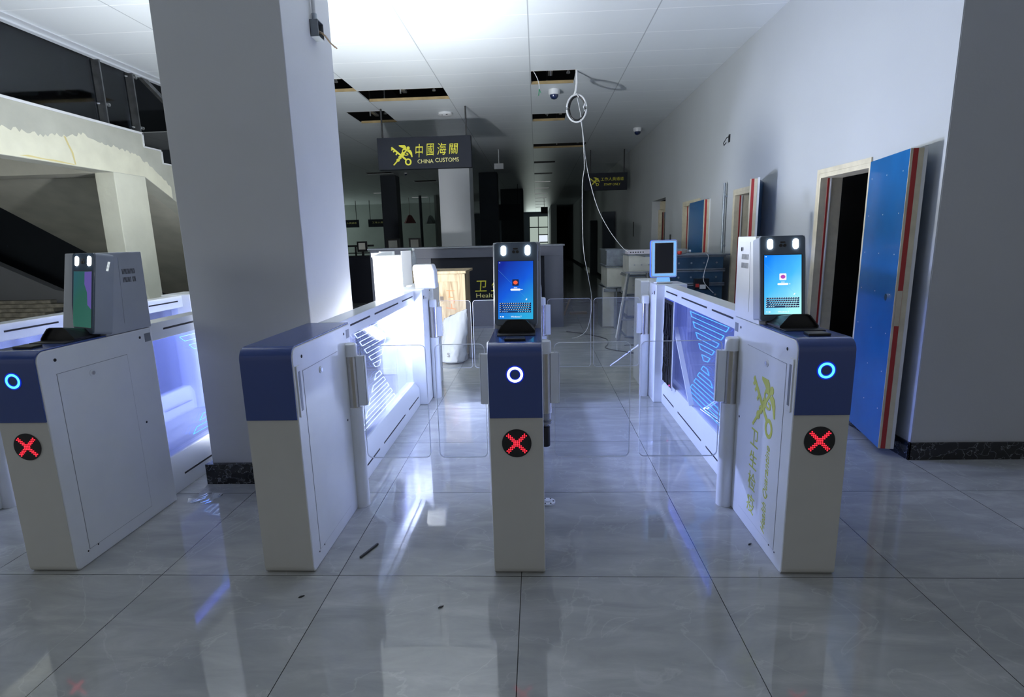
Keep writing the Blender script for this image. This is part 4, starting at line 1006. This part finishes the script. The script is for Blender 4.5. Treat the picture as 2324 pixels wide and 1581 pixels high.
t = empty('network_switch', (1.45, 7.9, 1.202), 'pale network switch box with sockets lying on the cream duct stack', 'device')
wb(MB().box(1.30, 1.72, 8.02, 8.28, 1.202, 1.262), 'switch_case', 'router_white', t, bevel=.004)
mb = MB()
for k in range(6): mb.box(1.33+.035*k, 1.348+.035*k, 8.018, 8.022, 1.222, 1.236)
wb(mb, 'sockets', 'dark_slot', t)
tag(wb(MB().prism([(1.40, 1.224), (1.44, 1.238), (1.58, 1.243), (1.62, 1.224)], 'y', 6.80, 6.95), 'cloth_glove', 'cardboard', bevel=.006), 'dull yellow work glove on the metal sheet behind the tablet', 'glove')
t = empty('plastic_bottle', (1.80, 7.0, 1.222), 'empty clear bottle lying on the metal sheet beside the tablet', 'bottle')
MB().lathe((0, 0, 0), [(.02, 0), (.032, .01), (.032, .11), (.013, .15)], 16).map(lambda x, y, z: (z-.07, y, x+.034)).build('bottle_body', 'bottle_plastic', t, smooth=True)
MB().cyl((.08, 0, .034), .016, .025, 'x', 14).build('cap', 'plastic_white', t, smooth=True)
tag(wb(MB().lathe((1.735, 6.86, 1.223), [(.02, 0), (.028, .012), (.028, .03), (.02, .04)], 16), 'tape_roll', 'red_plastic', smooth=True), 'small red roll lying next to the clear bottle on the metal sheet', 'tape')
# step ladder
t = empty('step_ladder', (1.35, 8.0, 0), 'worn aluminium step ladder leaning by the duct stacks', 'ladder')
for a, b in (((1.13, 7.72, 0), (1.28, 7.86, .95)), ((1.62, 7.72, 0), (1.55, 7.86, .95)), ((1.15, 8.0+-.02, .0), (1.29, 7.9, .95))):
    wb(MB().bar(a, b, .03, .045), 'ladder_rail', 'aluminium', t, bevel=.003)
for k, z in enumerate((.30, .58)):
    f = z/.95; wb(MB().bar((1.13+.15*f, 7.72+.14*f, z), (1.62-.07*f, 7.72+.14*f, z), .05, .022), 'rung', 'aluminium', t)
wb(MB().box(1.24, 1.58, 7.80, 7.95, .945, .965), 'top_step', 'aluminium', t, bevel=.003)
# ================================================================== RING OF CABLE, WIRES, CEILING FITTINGS
t = empty('cable_coil', (.55, 7.7, CZ), 'coil of white and black cable hanging from the open ceiling panel', 'cable')
def loop_pts(rx, rz, cx, cz, y, n=30, w=.0): return [(cx+rx*math.sin(2*PI*k/n), y+w*math.cos(4*PI*k/n), cz+rz*math.cos(2*PI*k/n)) for k in range(n)]
wb(MB().tube([(.545, 7.62, CZ+.2), (.545, 7.62, CZ), (.548, 7.66, 3.42), (.535, 7.69, 3.32), (.52, 7.70, 3.28)], .014, 8).tube(loop_pts(.128, .170, .550, 3.115, 7.70), .012, 8, True).tube(loop_pts(.118, .165, .545, 3.12, 7.72, w=.008), .010, 8, True), 'white_loops', 'cable_white', t, smooth=True)
wb(MB().tube(loop_pts(.108, .155, .555, 3.125, 7.71), .011, 8, True).tube(loop_pts(.10, .152, .56, 3.115, 7.73, w=.01), .008, 8, True), 'black_loops', 'cable_black', t, smooth=True)
wb(MB().tube([(.55, 7.68, 3.30), (.575, 7.68, 3.24), (.55, 7.68, 3.24)], .010, 6), 'tape_wrap', 'plastic_white', t, smooth=True)
wb(MB().tube([(.665, 7.69, 3.18), (.64, 7.68, 3.12), (.655, 7.68, 3.07)], .010, 6), 'tape_wrap', 'plastic_white', t, smooth=True)
coil = t
(wb(MB().tube(smooth_path([(.555, 7.68, 3.24), (.60, 7.70, 3.05), (.628, 7.72, 2.86), (.655, 7.75, 2.40), (.632, 7.78, 2.13), (.645, 7.80, 1.35), (.71, 7.85, .96), (.775, 7.95, .65), (.78, 8.0, .40), (.72, 8.05, .12), (.60, 8.1, .006), (.50, 8.0, .006)]), .0045, 6), 'trailing_wire', 'cable_white', coil, smooth=True))
(wb(MB().tube(smooth_path([(.60, 7.69, 2.98), (.635, 7.72, 2.80), (.70, 7.8, 2.36), (.84, 7.88, 1.88), (1.02, 7.95, 1.55), (1.20, 8.0, 1.32), (1.28, 8.0, 1.25), (1.30, 7.995, 1.24)]), .0045, 6), 'trailing_wire', 'cable_white', coil, smooth=True))
t = empty('loose_lead', (0.0, 7.6, CZ), 'thin lead with green ends hanging from the open ceiling panel', 'wire')
wb(MB().tube(smooth_path([(-.03, 7.62, CZ+.05), (.03, 7.62, 3.50), (.06, 7.63, 3.42), (.065, 7.63, 3.34)]), .005, 6), 'lead', 'cable_white', t, smooth=True)
wb(MB().tube([(.065, 7.63, 3.35), (.055, 7.63, 3.27)], .006, 6).tube([(.066, 7.63, 3.35), (.085, 7.63, 3.30)], .005, 6), 'green_ends', 'cable_green', t, smooth=True)
def dome(x, y, label, s=1):
    t = empty('dome_camera', (x, y, CZ), label, 'camera', 'dome cameras on the ceiling')
    MB().lathe((0, 0, 0), [(.062*s, 0), (.062*s, -.03*s), (.055*s, -.05*s), (.048*s, -.052*s)], 24).build('mount', 'plastic_white', t, smooth=True)
    MB().lathe((0, 0, -.05*s), [(.047*s, 0), (.043*s, -.022*s), (.03*s, -.038*s), (.01*s, -.046*s), (.002, -.047*s)], 24).build('dome', 'dome_glass', t, smooth=True)
dome(.285, 8.5, 'white dome camera on the ceiling left of the hanging cable coil', 1.35)
dome(2.03, 11.6, 'white dome camera on the ceiling near the right wall', 1.35)
dome(-4.0, 17.5, 'small dome camera far off on the ceiling behind the customs sign', .8)
t = empty('smoke_detector', (-1.49, 9.7, CZ), 'flat white smoke detector on the ceiling above the customs sign', 'detector')
MB().lathe((0, 0, 0), [(.12, 0), (.12, -.03), (.10, -.045), (.002, -.05)], 28).build('detector_body', 'plastic_white', t, smooth=True)
MB().box(-.05, -.03, -.09, -.07, -.049, -.03).box(.02, .05, -.10, -.08, -.047, -.03).build('slots', 'dark_slot', t)
tag(wb(MB().box(-.98, -.76, 13.6, 13.66, 3.10, 3.23).box(-.88, -.86, 13.62, 13.64, 3.23, CZ), 'exit_light_box', 'plastic_white', bevel=.003), 'small pale box hanging from the ceiling right of the customs sign', 'light box')
tag(wb(MB().box(.25, .62, 30, 30.1, 2.75, 3.1).box(.42, .44, 30.03, 30.05, 3.1, CZ), 'dark_speaker', 'black_satin'), 'small dark box hanging in the far hall above the bright window', 'box')
tag(wb(MB().box(-2.0, -.62, 22, 22.1, 2.2, 2.8).box(-1.9, -1.88, 22.04, 22.06, 2.8, CZ).box(-.72, -.70, 22.04, 22.06, 2.8, CZ), 'blank_sign', 'sign_dark'), 'blank dark hanging board far off, left of the bright far window', 'sign')
# conduit with an open junction box on the big column
jb = wb(MB().box(-1.335, -1.285, 3.54, 3.545, 2.68, 2.765).box(-1.335, -1.285, 3.625, 3.63, 2.68, 2.765).box(-1.335, -1.285, 3.54, 3.63, 2.675, 2.68).box(-1.335, -1.285, 3.54, 3.63, 2.765, 2.77).box(-1.335, -1.331, 3.54, 3.63, 2.68, 2.765), 'junction_box', 'box_steel', big_column)
wb(MB().cyl((-1.315, 3.575, 2.77), .012, CZ-2.78, n=14), 'conduit', 'wall_paint_c', big_column, smooth=True)
wb(MB().cyl((-1.315, 3.575, 2.77), .016, .04, n=14), 'conduit_nut', 'galvanised', jb, smooth=True)
wb(MB().tube([(-1.32, 3.59, 2.73), (-1.28, 3.60, 2.71), (-1.25, 3.62, 2.665), (-1.23, 3.65, 2.645)], .004, 6).tube([(-1.32, 3.60, 2.72), (-1.27, 3.61, 2.70), (-1.245, 3.63, 2.66), (-1.22, 3.66, 2.64)], .004, 6), 'loose_wires', 'wire_tan', jb, smooth=True)
# metal pipe and hook on the right wall
tag(wb(MB().cyl((2.33, 7.15, 1.15), .016, .92, n=12).box(2.33, 2.369, 7.14, 7.16, 1.3, 1.32).box(2.33, 2.369, 7.14, 7.16, 1.9, 1.92), 'wall_conduit', 'galvanised', smooth=True), 'vertical metal conduit on the right wall between the second and third blue doors', 'conduit')
tag(wb(MB().tube([(2.369, 7.18, 2.62), (2.33, 7.16, 2.60), (2.30, 7.18, 2.54), (2.32, 7.22, 2.52), (2.34, 7.2, 2.55)], .006, 6).box(2.362, 2.3695, 7.15, 7.20, 2.55, 2.64), 'wall_lead', 'black_satin', smooth=True), 'short loose lead sticking out high on the right wall', 'wire')
for y, z, h, lb in ((10.0, 1.33, .14, 'small dark switch plate on the right wall, just right of the recessed door'), (13.8, 1.45, .35, 'dark switch plate on the right wall far behind the duct stacks')):
    tag(wb(MB().box(2.362, 2.3695, y, y+.09, z, z+h), 'switch_plate', 'black_satin', bevel=.002), lb, 'switch')
# ================================================================== FLOOR CLUTTER
tag(wb(MB().tube(smooth_path([(.45, 8.6, .006), (.75, 8.3, .006), (.98, 7.9, .006), (.96, 7.5, .006), (.90, 7.2, .006), (1.15, 6.9, .006), (1.3, 6.7, .006)]), .006, 6), 'floor_cable', 'cable_black', smooth=True), 'black cable curling on the floor by the ladder foot', 'cable')
random.seed(9)
tag(wb(MB().tube([(1.16+.09*math.cos(k*.8)+random.uniform(-.03, .03), 6.62+.09*math.sin(k*.8), .01+.012*k+random.uniform(0, .01)) for k in range(26)], .005, 5), 'cable_tangle', 'cable_black', smooth=True), 'tangle of dark cable heaped behind the right gate end', 'cable')
tag(wb(MB().bar((-.85, 2.30, .006), (-.80, 2.42, .006), .010, .010), 'pen', 'black_plastic', bevel=.002), 'small black stick on the floor beside the gate without a screen', 'stick')
mb = MB(); random.seed(13)
for k in range(12):
    x, y = random.uniform(-2.05, -1.9), random.uniform(2.83, 2.95); mb.add([(x, y, .002), (x+.05, y+.01, .012), (x+.03, y+.05, .004), (x-.01, y+.03, .015)], [(0, 1, 2, 3)])
tag(wb(mb, 'plastic_wrap', 'bottle_plastic'), 'scrap of clear plastic wrap on the floor left of the big column', 'wrap')
for i, (x, y, lb) in enumerate(((-.42, 1.95, 'tiny dark crumb on the floor in front of the left lane'), (.98, 2.42, 'tiny dark crumb on the floor by the foot of the rightmost gate'), (-1.02, 2.01, 'tiny dark crumb in front of the gate without a screen'))):
    tag(wb(MB().prism([(x, y), (x+.012, y+.004), (x+.02, y+.014), (x+.006, y+.010)], 'z', .0005, .005), 'floor_debris', 'black_satin'), lb, 'debris')
tag(wb(MB().box(.62, .95, 10.6, 10.72, .0, .04).bar((.5, 10.4, .02), (.62, 10.6, .30), .03, .02), 'broom_head', 'wire_tan'), 'scraps of wood lying on the dark floor behind the counter end', 'scrap')
